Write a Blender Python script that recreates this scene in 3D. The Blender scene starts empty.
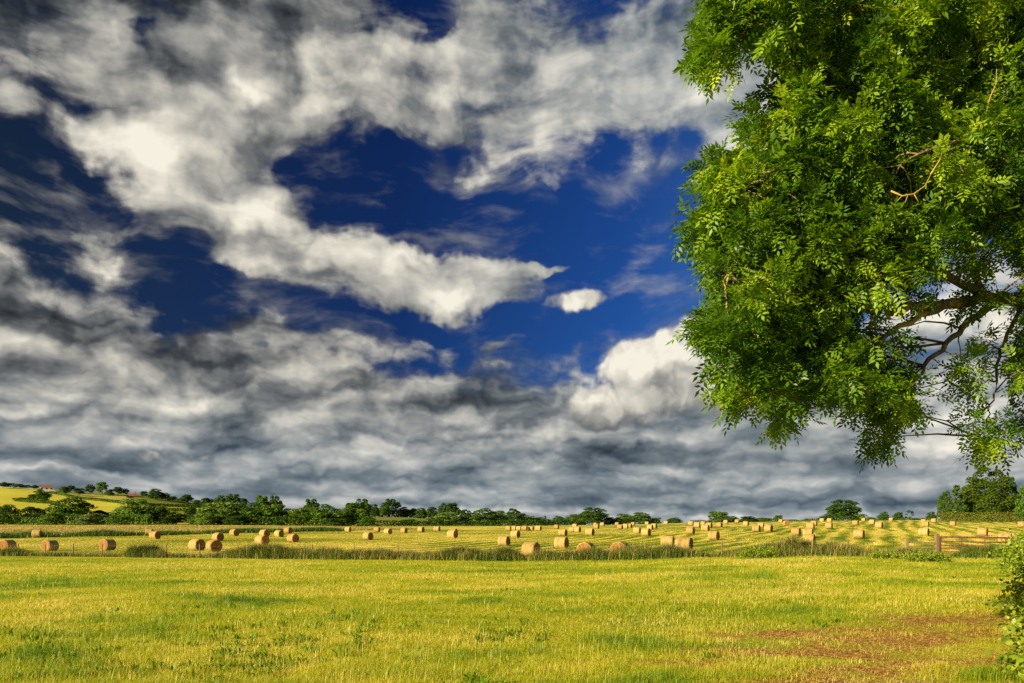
import bpy, math, random
import numpy as np

scene = bpy.context.scene
R = math.radians
F = 796.0            # focal length in pixels of a 1024 px wide picture
CX, HY = 512.0, 525.0
CAM_Z = 1.8

# ------------------------------------------------------------------ camera
cam_data = bpy.data.cameras.new("camera")
cam = bpy.data.objects.new("camera", cam_data)
scene.collection.objects.link(cam)
cam.location = (0, 0, CAM_Z)
cam.rotation_euler = (R(90), 0, 0)
cam_data.sensor_width = 36.0
cam_data.lens = 36.0 * F / 1024.0
cam_data.shift_y = (HY - 341.5) / 1024.0
cam_data.clip_start = 0.1
cam_data.clip_end = 20000
scene.camera = cam

# ------------------------------------------------------------------ colour management
scene.view_settings.view_transform = 'Standard'
scene.view_settings.look = 'None'
scene.view_settings.exposure = 1.15
scene.view_settings.gamma = 1.0
scene.view_settings.use_curve_mapping = False
try:
    scene.cycles.max_bounces = 6
    scene.cycles.transparent_max_bounces = 4
    scene.cycles.use_denoising = False
except Exception:
    pass

# ------------------------------------------------------------------ sun
SUN_AZ = math.atan2(-0.80, -0.60)      # measured from +Y towards +X : left and behind the camera
SUN_EL = R(21)
sd = bpy.data.lights.new("sun", 'SUN')
sd.energy = 5.0
sd.angle = R(0.5)
sd.color = (1.0, 0.85, 0.60)
sun = bpy.data.objects.new("sun", sd)
scene.collection.objects.link(sun)
sun.location = (-40, -30, 40)
from mathutils import Vector, Matrix, Quaternion
to_sun = Vector((math.sin(SUN_AZ) * math.cos(SUN_EL), math.cos(SUN_AZ) * math.cos(SUN_EL), math.sin(SUN_EL)))
sun.rotation_euler = to_sun.to_track_quat('Z', 'Y').to_euler()

# ------------------------------------------------------------------ node helper
class G:
    """small helper that writes node graphs as expressions"""
    def __init__(self, tree):
        self.t = tree
    def n(self, kind, **kw):
        nd = self.t.nodes.new(kind)
        for k, v in kw.items():
            setattr(nd, k, v)
        return nd
    def put(self, sock, v):
        if hasattr(v, 'is_output'):
            self.t.links.new(v, sock)
        elif v is not None:
            sock.default_value = v
    def m(self, op, a, b=None, c=None, clamp=False):
        nd = self.n('ShaderNodeMath', operation=op, use_clamp=clamp)
        for i, v in enumerate((a, b, c)):
            if v is not None:
                self.put(nd.inputs[i], v)
        return nd.outputs[0]
    def add(self, *a):
        r = a[0]
        for x in a[1:]:
            r = self.m('ADD', r, x)
        return r
    def mul(self, a, b): return self.m('MULTIPLY', a, b)
    def sub(self, a, b): return self.m('SUBTRACT', a, b)
    def vm(self, op, a, b=None):
        nd = self.n('ShaderNodeVectorMath', operation=op)
        self.put(nd.inputs[0], a)
        if b is not None:
            if op == 'SCALE':
                self.put(nd.inputs[3], b)
            else:
                self.put(nd.inputs[1], b)
        return nd.outputs[1] if op in ('LENGTH', 'DOT_PRODUCT', 'DISTANCE') else nd.outputs[0]
    def sep(self, v):
        nd = self.n('ShaderNodeSeparateXYZ'); self.put(nd.inputs[0], v); return nd.outputs
    def xyz(self, x, y, z=0.0):
        nd = self.n('ShaderNodeCombineXYZ')
        for i, v in enumerate((x, y, z)): self.put(nd.inputs[i], v)
        return nd.outputs[0]
    def map(self, v, a, b, c=0.0, d=1.0, smooth=True, clamp=True):
        nd = self.n('ShaderNodeMapRange', interpolation_type='SMOOTHSTEP' if smooth else 'LINEAR')
        if not smooth: nd.clamp = clamp
        self.put(nd.inputs[0], v)
        for i, q in enumerate((a, b, c, d)): self.put(nd.inputs[1 + i], q)
        return nd.outputs[0]
    def noise(self, v, scale, detail=4, rough=0.5, lac=2.0, dist=0.0, color=False, dims='2D'):
        nd = self.n('ShaderNodeTexNoise', noise_dimensions=dims)
        self.put(nd.inputs['Vector'], v)
        nd.inputs['Scale'].default_value = scale
        nd.inputs['Detail'].default_value = detail
        nd.inputs['Roughness'].default_value = rough
        nd.inputs['Lacunarity'].default_value = lac
        nd.inputs['Distortion'].default_value = dist
        return nd.outputs['Color'] if color else nd.outputs['Fac']
    def ramp(self, fac, stops, mode='LINEAR'):
        nd = self.n('ShaderNodeValToRGB')
        cr = nd.color_ramp; cr.interpolation = mode
        while len(cr.elements) < len(stops): cr.elements.new(0.5)
        for e, (p, c) in zip(cr.elements, stops):
            e.position = p; e.color = (*c, 1.0)
        self.put(nd.inputs[0], fac)
        return nd.outputs[0]
    def mix(self, f, a, b, mode='MIX'):
        nd = self.n('ShaderNodeMix', data_type='RGBA', blend_type=mode)
        self.put(nd.inputs['Factor'], f) if False else self.put(nd.inputs[0], f)
        for s, v in ((nd.inputs[6], a), (nd.inputs[7], b)):
            if isinstance(v, tuple) and len(v) == 3: v = (*v, 1.0)
            self.put(s, v)
        return nd.outputs[2]

# ------------------------------------------------------------------ world : Nishita sky with procedural clouds by direction
world = bpy.data.worlds.new("World")
scene.world = world
world.use_nodes = True
wt = world.node_tree
for nd in list(wt.nodes): wt.nodes.remove(nd)
g = G(wt)

def s2l(r, gg, b):       # sRGB 0-255 -> linear, taken back through the view exposure
    k = 2.0 ** scene.view_settings.exposure
    out = []
    for c in (r, gg, b):
        c = c / 255.0
        c = c / 12.92 if c <= 0.04045 else ((c + 0.055) / 1.055) ** 2.4
        out.append(c / k)
    return tuple(out)

SKY_STRENGTH = 0.10
sky = g.n('ShaderNodeTexSky', sky_type='NISHITA', sun_disc=False)
sky.sun_elevation = SUN_EL
sky.sun_rotation = SUN_AZ % (2 * math.pi)
sky.altitude = 60; sky.air_density = 1.0; sky.dust_density = 0.6; sky.ozone_density = 2.2

d = g.n('ShaderNodeTexCoord').outputs['Generated']
dn = g.vm('NORMALIZE', d)
dx, dy, dz = g.sep(dn)
az = g.m('ARCTAN2', dx, dy)
hyp = g.m('MAXIMUM', g.m('SQRT', g.add(g.mul(dx, dx), g.mul(dy, dy))), 0.05)
tt = g.m('MAXIMUM', g.m('DIVIDE', dz, hyp), 0.0)      # tangent of the elevation
S = g.xyz(az, tt, 0.0)

# domain warp gives the masks torn, billowing edges
P_hi = g.xyz(az, tt, 0.3)
lnz = g.mul(g.m('LOGARITHM', g.add(tt, 0.13), math.e), 0.46)
P_deck = g.xyz(g.mul(az, 0.75), lnz, 1.7)
w1 = g.vm('SUBTRACT', g.noise(P_hi, 5.0, 2, 0.55, color=True), (0.5, 0.5, 0.5))
w2 = g.vm('SUBTRACT', g.noise(P_hi, 17.0, 3, 0.6, color=True), (0.5, 0.5, 0.5))
W = g.vm('ADD', g.vm('SCALE', w1, 0.10), g.vm('SCALE', w2, 0.06))
W = g.vm('MULTIPLY', W, (1.0, 0.8, 0.0))
SW = g.vm('ADD', S, W)
SW2 = g.vm('ADD', S, g.vm('SCALE', W, 0.45))
_, _tw, _ = g.sep(SW)

def to_sky(px, v):
    a = math.atan((px - CX) / F)
    return a, (HY - v) / F * math.cos(a)

def total(items, acc=None, vec=None):
    """adds soft ellipses round directions: (amount, px, v, rx, ry, rotation). Each is exp(-2.2 q) with q a quadratic
    form of the direction; worked in batches so the shader's stack stays small"""
    bx, by, _ = g.sep(SW if vec is None else vec)
    for k in range(0, len(items), 8):
        one = 1.0 if acc is None else g.m('MULTIPLY_ADD', acc, 1e-7, 1.0)
        lin = g.xyz(bx, by, one)
        xq = g.mul(bx, one)
        qua = g.xyz(g.mul(xq, bx), g.mul(xq, by), g.mul(by, by))
        for amp, px, v, rx, ry, rot in items[k:k + 8]:
            a, t = to_sky(px, v)
            rx = rx / F * math.cos(a) ** 2; ry = ry / F * math.cos(a)
            c, s_ = math.cos(R(rot)), math.sin(R(rot))
            A = c * c / rx ** 2 + s_ * s_ / ry ** 2
            C = s_ * s_ / rx ** 2 + c * c / ry ** 2
            B = 2 * c * s_ * (1 / rx ** 2 - 1 / ry ** 2)
            D = -2 * A * a - B * t
            E = -2 * C * t - B * a
            Fc = A * a * a + B * a * t + C * t * t
            m1 = g.vm('DOT_PRODUCT', qua, (-A, -B, -C))
            m2 = g.vm('DOT_PRODUCT', lin, (-D * 2.2, -E * 2.2, -Fc * 2.2))
            q = g.m('EXPONENT', g.m('MULTIPLY_ADD', m1, 2.2, m2))
            acc = g.mul(q, amp) if acc is None else g.m('MULTIPLY_ADD', q, amp, acc)
    return acc

# --- noise fields
f_hi = g.noise(g.vm('ADD', P_hi, g.vm('SCALE', w1, 0.05)), 7.0, 8, 0.53)
mp_ = g.n('ShaderNodeMapping', vector_type='POINT')
g.put(mp_.inputs['Vector'], g.vm('ADD', S, g.vm('SCALE', w1, 0.08)))
mp_.inputs['Rotation'].default_value = (0, 0, R(-25))
mp_.inputs['Scale'].default_value = (1.0, 2.8, 1.0)
f_streak = g.noise(mp_.outputs[0], 9.0, 7, 0.54)
pd = g.vm('ADD', P_deck, g.vm('SCALE', w1, 0.05))
f_deck = g.noise(pd, 8.0, 8, 0.54)
def puffs(v, scale, det=2.0):
    nd = g.n('ShaderNodeTexVoronoi', voronoi_dimensions='2D', feature='F1')
    g.put(nd.inputs['Vector'], v); nd.inputs['Scale'].default_value = scale
    nd.inputs['Detail'].default_value = det; nd.inputs['Roughness'].default_value = 0.55
    return g.sub(0.50, nd.outputs['Distance'])
pw = g.vm('ADD', pd, g.vm('SCALE', w2, 0.06))
puff = puffs(pw, 13.0)

# the low deck : everything under a line that drops from the left to the middle
sx, sy, _ = g.sep(SW2)
aL0, tL0 = to_sky(0, 232); aL1, tL1 = to_sky(430, 338)
sl = (tL1 - tL0) / (aL1 - aL0)
line1 = g.add(g.mul(g.sub(sx, aL0), sl), tL0)
line2 = to_sky(560, 340)[1]
line = g.m('MAXIMUM', g.m('MINIMUM', line1, 0.48), line2)
dl = g.sub(line, sy)
deck = g.map(dl, -0.035, 0.10, -0.6, 1.6, smooth=False)
isdeck = g.map(dl, -0.05, 0.05)

den = total([
    # cloud : (amount, px, v, rx, ry, rotation)
    (1.0, 70, 70, 240, 140, 0), (0.8, 210, 100, 170, 80, -8), (0.9, 310, 40, 190, 120, 0), (0.7, 170, -40, 460, 120, 0),
    (0.9, 150, 135, 130, 50, 0), (0.5, 235, 140, 60, 40, 0), (0.7, 293, 100, 34, 66, -10), (0.6, 370, 100, 90, 70, 0),
    (1.0, 590, 115, 210, 74, 14), (0.8, 640, 60, 230, 120, 10), (0.6, 490, 60, 130, 90, 0), (0.8, 720, 90, 130, 100, 0),
    (0.5, 900, 60, 260, 200, 0), (0.6, 640, -60, 300, 100, 0),
    (1.8, 250, 222, 92, 52, -20), (1.9, 345, 260, 165, 58, -17), (1.6, 450, 280, 120, 34, -6), (1.3, 540, 270, 50, 9, 2), (0.8, 430, 300, 80, 16, 4),
    (0.7, 600, 328, 54, 8, 0),
    (0.6, 760, 400, 130, 90, 0), (0.7, 560, 345, 110, 20, 0),
    (0.7, 960, 300, 130, 100, 0),
    (0.75, 140, 216, 130, 46, 20), (0.3, 300, 170, 200, 40, -10),
    # gaps
    (-1.1, 152, 46, 40, 26, 0), (-1.2, 10, 146, 80, 34, -16), (-0.9, 240, 108, 38, 24, 10), (-1.3, 80, 198, 130, 24, -4), (-0.5, 210, 180, 60, 10, -12),
    (-1.25, 335, 178, 140, 26, -12), (-1.3, 540, 222, 165, 34, 0), (-1.0, 630, 245, 110, 66, 0), (-1.0, 440, 25, 30, 50, 0),
    (-0.5, 405, 150, 60, 30, 30), (-0.9, 480, 325, 110, 14, 4), (-1.0, 615, 300, 44, 40, 0), (-1.0, 215, 278, 100, 17, -16),
    (-1.6, 172, 333, 26, 12, 0), (-1.5, 40, 384, 70, 9, 4), (-1.3, 190, 380, 40, 7, 0), (-0.8, 560, 330, 40, 10, 0), (-0.7, 585, 350, 26, 26, 0), (-1.0, 450, 184, 40, 14, 0),
])
# round the rest of the sky, out of the picture, the same broken cloud
rest = g.m('MAXIMUM', g.map(g.m('ABSOLUTE', az), 0.75, 1.05), g.map(tt, 0.75, 1.1))
den = g.add(den, g.mul(rest, g.map(g.noise(P_hi, 3.0, 2, 0.5), 0.4, 0.65, -0.5, 0.9, smooth=False)))
den = g.add(g.m('MAXIMUM', den, -0.55), g.m('MAXIMUM', deck, -0.1))
grain = g.add(g.mul(g.sub(f_hi, 0.5), 1.9), g.mul(g.sub(f_streak, 0.5), 1.5), g.mul(puff, 0.55))
dens = g.add(den, grain)
cover = g.map(dens, 0.02, 0.80)
# thin veils across the blue
veil = g.mul(g.map(g.add(f_streak, g.mul(f_hi, 0.4), g.mul(dens, 0.10)), 0.60, 0.98), 0.42)
cover = g.m('MAXIMUM', cover, veil)

# --- how bright the cloud is, 0 dark grey .. 1 sunlit; lit from the upper left
f_hi2 = g.noise(g.vm('ADD', g.vm('ADD', P_hi, g.vm('SCALE', w1, 0.05)), (-0.020, 0.022, 0.0)), 7.0, 4, 0.51)
f_dk2 = g.noise(g.vm('ADD', pd, (-0.012, 0.030, 0)), 8.0, 4, 0.52)
puff2 = puffs(g.vm('ADD', pw, (-0.008, 0.020, 0)), 13.0, 1.0)
rel = g.add(g.mul(g.sub(f_hi, f_hi2), g.sub(1.0, isdeck)), g.mul(g.mul(g.sub(f_deck, f_dk2), isdeck), 0.8), g.mul(g.sub(puff, puff2), g.m('MULTIPLY_ADD', isdeck, 0.16, 0.10)))
base_b = g.m('MULTIPLY_ADD', isdeck, -0.05, 0.64)
soft = g.add(g.mul(g.sub(f_deck, 0.5), g.mul(isdeck, 0.5)), g.mul(g.sub(f_streak, 0.5), 0.40), g.mul(puff, 0.22))
thin = g.map(dens, 0.2, 1.6, -0.12, 0.06, smooth=False)
bri = g.add(base_b, rel, soft, thin)
bri = total([
    (0.20, 60, 110, 120, 70, 0), (0.22, 135, 150, 110, 34, 0), (0.34, 300, 75, 24, 75, -12), (0.24, 232, 85, 24, 24, 0),
    (-0.36, 130, -10, 330, 44, 0), (-0.40, 0, 0, 100, 50, 0), (-0.22, 205, 130, 60, 40, -20), (-0.22, 190, 80, 70, 30, 0),
    (0.25, 590, 140, 170, 36, 8), (-0.14, 640, 10, 260, 40, 0), (-0.12, 400, 90, 90, 60, 0), (-0.10, 650, 60, 100, 30, 10), (0.12, 540, 80, 120, 30, 14),
    (0.28, 250, 212, 80, 32, -15), (0.26, 370, 245, 150, 26, -14), (0.30, 440, 298, 70, 14, 4), (0.30, 545, 270, 40, 10, 3),
    (-0.14, 350, 285, 110, 16, -14),
    (0.26, 80, 268, 150, 30, -10), (-0.32, 40, 328, 110, 28, -8), (-0.30, 260, 330, 100, 24, -4), (-0.30, 240, 372, 60, 22, 0),
    (0.2, 30, 294, 110, 16, 0), (0.25, 12, 412, 40, 16, 0), (0.14, 380, 350, 130, 20, 0),
    (-0.55, 660, 447, 140, 18, 0), (-0.18, 500, 385, 80, 44, 0), (-0.22, 880, 492, 130, 18, 0), (-0.10, 640, 480, 260, 26, 0), (0.35, 960, 330, 110, 90, 0),
    (0.24, 60, 484, 120, 7, 0), (0.20, 470, 518, 500, 8, 0), (-0.10, 100, 470, 160, 9, 0), (0.2, 700, 512, 100, 7, 0), (0.34, 940, 435, 130, 44, 0),
    (0.2, 880, 512, 60, 6, 0), (0.10, 520, 632, 900, 110, 0),
], bri)
lowc = g.map(tt, 0.03, 0.25, 0.66, 0.95)
bri = g.m('MULTIPLY_ADD', g.sub(bri, 0.44), lowc, 0.47)
WARM = [(0.0, s2l(34, 37, 40)), (0.22, s2l(72, 76, 80)), (0.42, s2l(118, 120, 120)), (0.62, s2l(170, 168, 161)), (0.85, s2l(220, 215, 200)), (1.0, s2l(246, 240, 224))]
COOL = [(0.0, s2l(44, 56, 66)), (0.22, s2l(76, 91, 103)), (0.42, s2l(116, 129, 138)), (0.62, s2l(164, 170, 172)), (0.85, s2l(216, 215, 208)), (1.0, s2l(246, 240, 224))]
low = g.map(tt, 0.02, 0.20, 1.0, 0.0)
right = g.map(az, -0.25, 0.30)
coolness = g.m('MAXIMUM', low, g.mul(right, 0.75))
cloud_c = g.mix(coolness, g.ramp(bri, WARM), g.ramp(bri, COOL))

# --- a few crisp cumulus heads standing in front of the rest
pc = puffs(g.vm('ADD', S, g.vm('SCALE', w2, 0.05)), 17.0, 2.0)
pc2 = puffs(g.vm('ADD', g.vm('ADD', S, g.vm('SCALE', w2, 0.05)), (-0.012, 0.016, 0)), 17.0, 2.0)
cw = g.vm('ADD', S, g.vm('SCALE', W, 0.28))
dcu = total([(1.1, 650, 392, 110, 60, 8), (0.9, 590, 408, 50, 36, 0), (0.9, 622, 358, 54, 36, 0), (0.9, 685, 345, 70, 40, 10), (1.0, 745, 380, 80, 64, 0), (0.7, 830, 400, 90, 50, 0),
             (1.3, 573, 301, 78, 24, 4), (0.85, 153, 456, 50, 22, 12), (0.78, 206, 455, 36, 14, 12), (0.85, 990, 462, 54, 22, 10), (0.9, 1000, 330, 60, 50, 0)], None, cw)
dcu = g.add(dcu, -0.50, g.mul(pc, 0.40), g.mul(g.sub(f_hi, 0.5), 1.2), g.mul(g.sub(f_streak, 0.5), 0.5))
fade = g.m('ADD', total([(-1.15, 660, 450, 190, 30, 0)]), 1.0, clamp=True)
ccu = g.mul(g.map(dcu, 0.0, 0.42), fade)
_, cv = to_sky(650, 350); _, cv2 = to_sky(650, 440)
bcu = g.add(g.map(sy, cv2, cv, 0.26, 0.88), g.mul(g.sub(pc, pc2), 0.28), g.mul(g.sub(f_hi, f_hi2), 0.55), g.mul(pc, 0.16), g.mul(g.sub(f_streak, 0.5), 0.25))
bcu = total([(1.0, 153, 455, 70, 44, 0), (0.6, 206, 455, 40, 30, 0), (0.6, 990, 462, 50, 24, 0), (0.24, 600, 390, 44, 44, 0), (0.16, 670, 370, 110, 50, 0), (-0.06, 575, 301, 60, 20, 0)], bcu)
cloud_c = g.mix(ccu, cloud_c, g.ramp(bcu, WARM))
cover = g.m('MAXIMUM', cover, ccu)

# --- clear sky : Nishita, deepened as through a polariser, brighter to the right
tint = g.ramp(g.map(az, -0.6, 0.32, smooth=False), [(0.0, (0.032, 0.045, 0.065)), (0.5, (0.019, 0.050, 0.138)), (0.80, (0.036, 0.112, 0.285)), (1.0, (0.10, 0.20, 0.39))])
blue = g.mix(1.0, sky.outputs[0], tint, 'MULTIPLY')
cl = g.vm('SCALE', cloud_c, 1.0 / SKY_STRENGTH)
final = g.mix(cover, blue, cl)


bg = g.n('ShaderNodeBackground')
g.put(bg.inputs[0], final)
bg.inputs[1].default_value = SKY_STRENGTH
wo = g.n('ShaderNodeOutputWorld')
wt.links.new(bg.outputs[0], wo.inputs[0])
try:
    world.cycles.sampling_method = 'MANUAL'
    world.cycles.sample_map_resolution = 1024
except Exception:
    pass
# ------------------------------------------------------------------ general object helpers
COL = scene.collection
rng = np.random.default_rng(11)
random.seed(5)

def link_mesh(name, verts, faces, mats=(), parent=None, smooth=False, mat_idx=None):
    me = bpy.data.meshes.new(name)
    me.from_pydata([tuple(v) for v in verts], [], [tuple(f) for f in faces])
    for m_ in (mats if isinstance(mats, (list, tuple)) else [mats]): me.materials.append(m_)
    if mat_idx is not None: me.polygons.foreach_set('material_index', np.asarray(mat_idx, dtype=np.int32))
    if smooth: me.polygons.foreach_set('use_smooth', np.ones(len(me.polygons), dtype=bool))
    me.update()
    o = bpy.data.objects.new(name, me); COL.objects.link(o)
    if parent is not None: o.parent = parent
    return o

def fast_mesh(name, co, tris=None, quads=None, mats=(), attrs=None):
    """mesh straight from arrays; attrs : {name: float per vertex}"""
    me = bpy.data.meshes.new(name)
    nt = 0 if tris is None else len(tris); nq = 0 if quads is None else len(quads)
    me.vertices.add(len(co)); me.vertices.foreach_set('co', np.ascontiguousarray(co, dtype=np.float32).ravel())
    loops = []
    if nt: loops.append(np.asarray(tris, dtype=np.int32).ravel())
    if nq: loops.append(np.asarray(quads, dtype=np.int32).ravel())
    lv = np.concatenate(loops)
    me.loops.add(len(lv)); me.loops.foreach_set('vertex_index', lv)
    st = np.concatenate([np.arange(nt) * 3, nt * 3 + np.arange(nq) * 4]).astype(np.int32)
    me.polygons.add(nt + nq); me.polygons.foreach_set('loop_start', st)
    for m_ in (mats if isinstance(mats, (list, tuple)) else [mats]): me.materials.append(m_)
    for k, a in (attrs or {}).items():
        at = me.attributes.new(k, 'FLOAT', 'POINT'); at.data.foreach_set('value', np.asarray(a, dtype=np.float32))
    me.update(calc_edges=True)
    return me

def mesh_obj(name, me, parent=None):
    o = bpy.data.objects.new(name, me); COL.objects.link(o)
    if parent is not None: o.parent = parent
    return o

def empty(name, loc=(0, 0, 0)):
    o = bpy.data.objects.new(name, None); COL.objects.link(o); o.location = loc
    o.empty_display_size = 0.2
    return o

def tag(o, label, cat, group=None):
    o['label'] = label; o['category'] = cat
    if group: o['group'] = group
    return o

def tube(pts, rads, n=6, cap=True):
    """verts, quads of a tapered tube along pts"""
    pts = [Vector(p) for p in pts]
    V, Q = [], []
    ref = Vector((0.31, 0.17, 0.93)).normalized()
    for i, p in enumerate(pts):
        t = (pts[min(i + 1, len(pts) - 1)] - pts[max(i - 1, 0)]).normalized()
        a = t.cross(ref)
        if a.length < 1e-3: a = t.cross(Vector((1, 0, 0)))
        a.normalize(); b = t.cross(a)
        for k in range(n):
            w = 2 * math.pi * k / n
            V.append(p + (a * math.cos(w) + b * math.sin(w)) * rads[i])
        if i:
            o = (i - 1) * n
            for k in range(n):
                Q.append((o + k, o + (k + 1) % n, o + n + (k + 1) % n, o + n + k))
    if cap:
        Q.append(tuple(range(n - 1, -1, -1))); Q.append(tuple(range(len(V) - n, len(V))))
    return V, Q

class MB:
    """collects shapes for one mesh"""
    def __init__(self): self.V, self.Fc = [], []
    def add(self, V, Q):
        o = len(self.V); self.V += [tuple(v) for v in V]; self.Fc += [tuple(i + o for i in q) for q in Q]; return self
    def tube(self, pts, rads, n=6): return self.add(*tube(pts, rads, n))
    def box(self, c, s, rz=0.0, jit=0.0, taper=1.0):
        cx, cy, cz = c; V = []
        for z in (-1, 1):
            for x, y in ((-1, -1), (1, -1), (1, 1), (-1, 1)):
                k = taper if z > 0 else 1.0
                px, py = x * s[0] / 2 * k, y * s[1] / 2 * k
                V.append((cx + px * math.cos(rz) - py * math.sin(rz) + random.uniform(-jit, jit), cy + px * math.sin(rz) + py * math.cos(rz) + random.uniform(-jit, jit), cz + z * s[2] / 2 + random.uniform(-jit, jit)))
        return self.add(V, [(3, 2, 1, 0), (4, 5, 6, 7), (0, 1, 5, 4), (1, 2, 6, 5), (2, 3, 7, 6), (3, 0, 4, 7)])
    def beam(self, a, b, w, h):
        a, b = Vector(a), Vector(b); t = (b - a).normalized()
        s = t.cross(Vector((0, 0, 1)))
        if s.length < 1e-3: s = Vector((1, 0, 0))
        s.normalize(); u = s.cross(t)
        V = [p + s * (x * w / 2) + u * (y * h / 2) for p in (a, b) for x, y in ((-1, -1), (1, -1), (1, 1), (-1, 1))]
        return self.add(V, [(3, 2, 1, 0), (4, 5, 6, 7), (0, 1, 5, 4), (1, 2, 6, 5), (2, 3, 7, 6), (3, 0, 4, 7)])
    def build(self, name, mat, parent=None, smooth=False): return link_mesh(name, self.V, self.Fc, mat, parent, smooth)

# ------------------------------------------------------------------ materials
def material(name):
    m_ = bpy.data.materials.new(name); m_.use_nodes = True
    for nd in list(m_.node_tree.nodes): m_.node_tree.nodes.remove(nd)
    q = G(m_.node_tree)
    out = q.n('ShaderNodeOutputMaterial')
    def finish(shader, disp=None):
        m_.node_tree.links.new(shader, out.inputs[0]); return m_
    return q, finish

def pos(q): return q.n('ShaderNodeNewGeometry').outputs['Position']
def attr(q, name): return q.n('ShaderNodeAttribute', attribute_name=name).outputs['Fac']

def bsdf(q, col, rough=0.9, spec=0.2, bump=None, bstr=0.4, bdist=0.05):
    b = q.n('ShaderNodeBsdfPrincipled')
    q.put(b.inputs['Base Color'], col if hasattr(col, 'is_output') else (*col, 1.0))
    q.put(b.inputs['Roughness'], rough); b.inputs['Specular IOR Level'].default_value = spec
    if bump is not None:
        bn = q.n('ShaderNodeBump'); bn.inputs['Strength'].default_value = bstr; bn.inputs['Distance'].default_value = bdist
        q.put(bn.inputs['Height'], bump); q.m_link = q.t.links.new(bn.outputs[0], b.inputs['Normal'])
    return b.outputs[0]

def leafy(q, col, trans=0.35, gloss=0.04, tcol=None):
    df = q.n('ShaderNodeBsdfDiffuse'); q.put(df.inputs[0], col)
    tr = q.n('ShaderNodeBsdfTranslucent'); q.put(tr.inputs[0], tcol if tcol is not None else col)
    mx = q.n('ShaderNodeMixShader'); mx.inputs[0].default_value = trans
    q.t.links.new(df.outputs[0], mx.inputs[1]); q.t.links.new(tr.outputs[0], mx.inputs[2])
    if gloss <= 0: return mx.outputs[0]
    gl = q.n('ShaderNodeBsdfGlossy'); gl.inputs['Roughness'].default_value = 0.45; gl.inputs[0].default_value = (0.9, 0.95, 0.8, 1)
    m2 = q.n('ShaderNodeMixShader'); m2.inputs[0].default_value = gloss
    q.t.links.new(mx.outputs[0], m2.inputs[1]); q.t.links.new(gl.outputs[0], m2.inputs[2])
    return m2.outputs[0]

# ------------------------------------------------------------------ the lie of the land
_uc = np.array([-0.66, -0.50, -0.36, -0.25, -0.15, 0.0, 0.12, 0.25, 0.40, 0.55, 0.70])
_yc = np.array([-50, 0, 10, 20, 35, 50, 65, 90, 112, 150, 200, 260, 330, 400, 500, 600, 850, 1200, 4000, 9000], dtype=float)
_left   = [0, 0, 0, -.15, -.45, -.75, -1.05, -1.0, -.75, -.25, .55, 1.45]
_centre = [0, 0, 0, -.10, -.40, -.80, -1.05, -.8, -.55, -.20, .25, .8]
_right  = [0, 0, 0, 0, -.05, -.15, -.30, -.35, -.05, 1.0, 1.9, 2.9]
#            330  400  500  600  850  1200 4000 9000
_far = {-.66: [2.6, 4.3, 8.0, 17, 45, 30, 0, 0], -.50: [2.6, 4.3, 8, 15.5, 38.5, 26, 0, 0], -.36: [2.4, 4.0, 8, 13, 23, 18, 0, 0], -.25: [1.8, 3.0, 6, 9, 14, 12, 0, 0],
        -.15: [1.4, 1.3, 3.5, 8, 9.5, 8, 0, 0], 0.0: [1.35, 1.4, 1.5, 2.5, 3, 2, 0, 0], .12: [1.9, 1.6, 1.2, 1, 1, 0, 0, 0], .25: [2.9, 2.5, 1.6, .5, 0, 0, 0, 0],
        .40: [3.6, 3.2, 2.0, .5, 0, 0, 0, 0], .55: [3.9, 3.6, 2.2, .5, 0, 0, 0, 0], .70: [4.0, 3.8, 2.4, .5, 0, 0, 0, 0]}
def _near(u):
    if u <= 0: w = min(1, -u / 0.5); w = w * w * (3 - 2 * w); return [c + (l - c) * w for l, c in zip(_left, _centre)]
    w = min(1, u / 0.40); w = w * w * (3 - 2 * w); return [c + (r_ - c) * w for r_, c in zip(_right, _centre)]
_yd = np.concatenate([np.arange(-50, 400, 2.0), np.arange(400, 1300, 10.0), np.arange(1300, 9001, 100.0)])
_tab = []
for u_ in _uc:
    z = np.interp(_yd, _yc, _near(u_) + _far[round(float(u_), 2)])
    for _ in range(3):
        zp = np.concatenate([[z[0]] * 4, z, [z[-1]] * 4]); z = sum(zp[k:k + len(z)] for k in range(9)) / 9
    _tab.append(z)
_tab = np.array(_tab)

def ground(x, y):
    x = np.asarray(x, dtype=float); y = np.asarray(y, dtype=float)
    u = np.clip(x / np.maximum(y, 30.0), -0.66, 0.6999)
    k = np.clip(np.searchsorted(_uc, u, side='right') - 1, 0, len(_uc) - 2)
    w = (u - _uc[k]) / (_uc[k + 1] - _uc[k]); w = w * w * (3 - 2 * w)
    j = np.clip(np.searchsorted(_yd, y, side='right') - 1, 0, len(_yd) - 2)
    s = np.clip((y - _yd[j]) / (_yd[j + 1] - _yd[j]), 0, 1)
    a = _tab[k, j] * (1 - s) + _tab[k, j + 1] * s
    b = _tab[k + 1, j] * (1 - s) + _tab[k + 1, j + 1] * s
    z = a * (1 - w) + b * w
    und = 0.05 * np.sin(x * 0.35 + 1.3 * np.sin(y * 0.21)) * np.sin(y * 0.27 + 0.5) * np.clip(1 - np.abs(y - 25) / 40, 0, 1)
    und = und + 0.10 * np.sin(x * 0.13 + np.sin(y * 0.05)) * np.sin(y * 0.09) * np.clip((y - 60) / 40, 0, 1) * np.clip((330 - y) / 80, 0, 1)
    return z + und
def gz(x, y): return float(ground(x, y))

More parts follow.
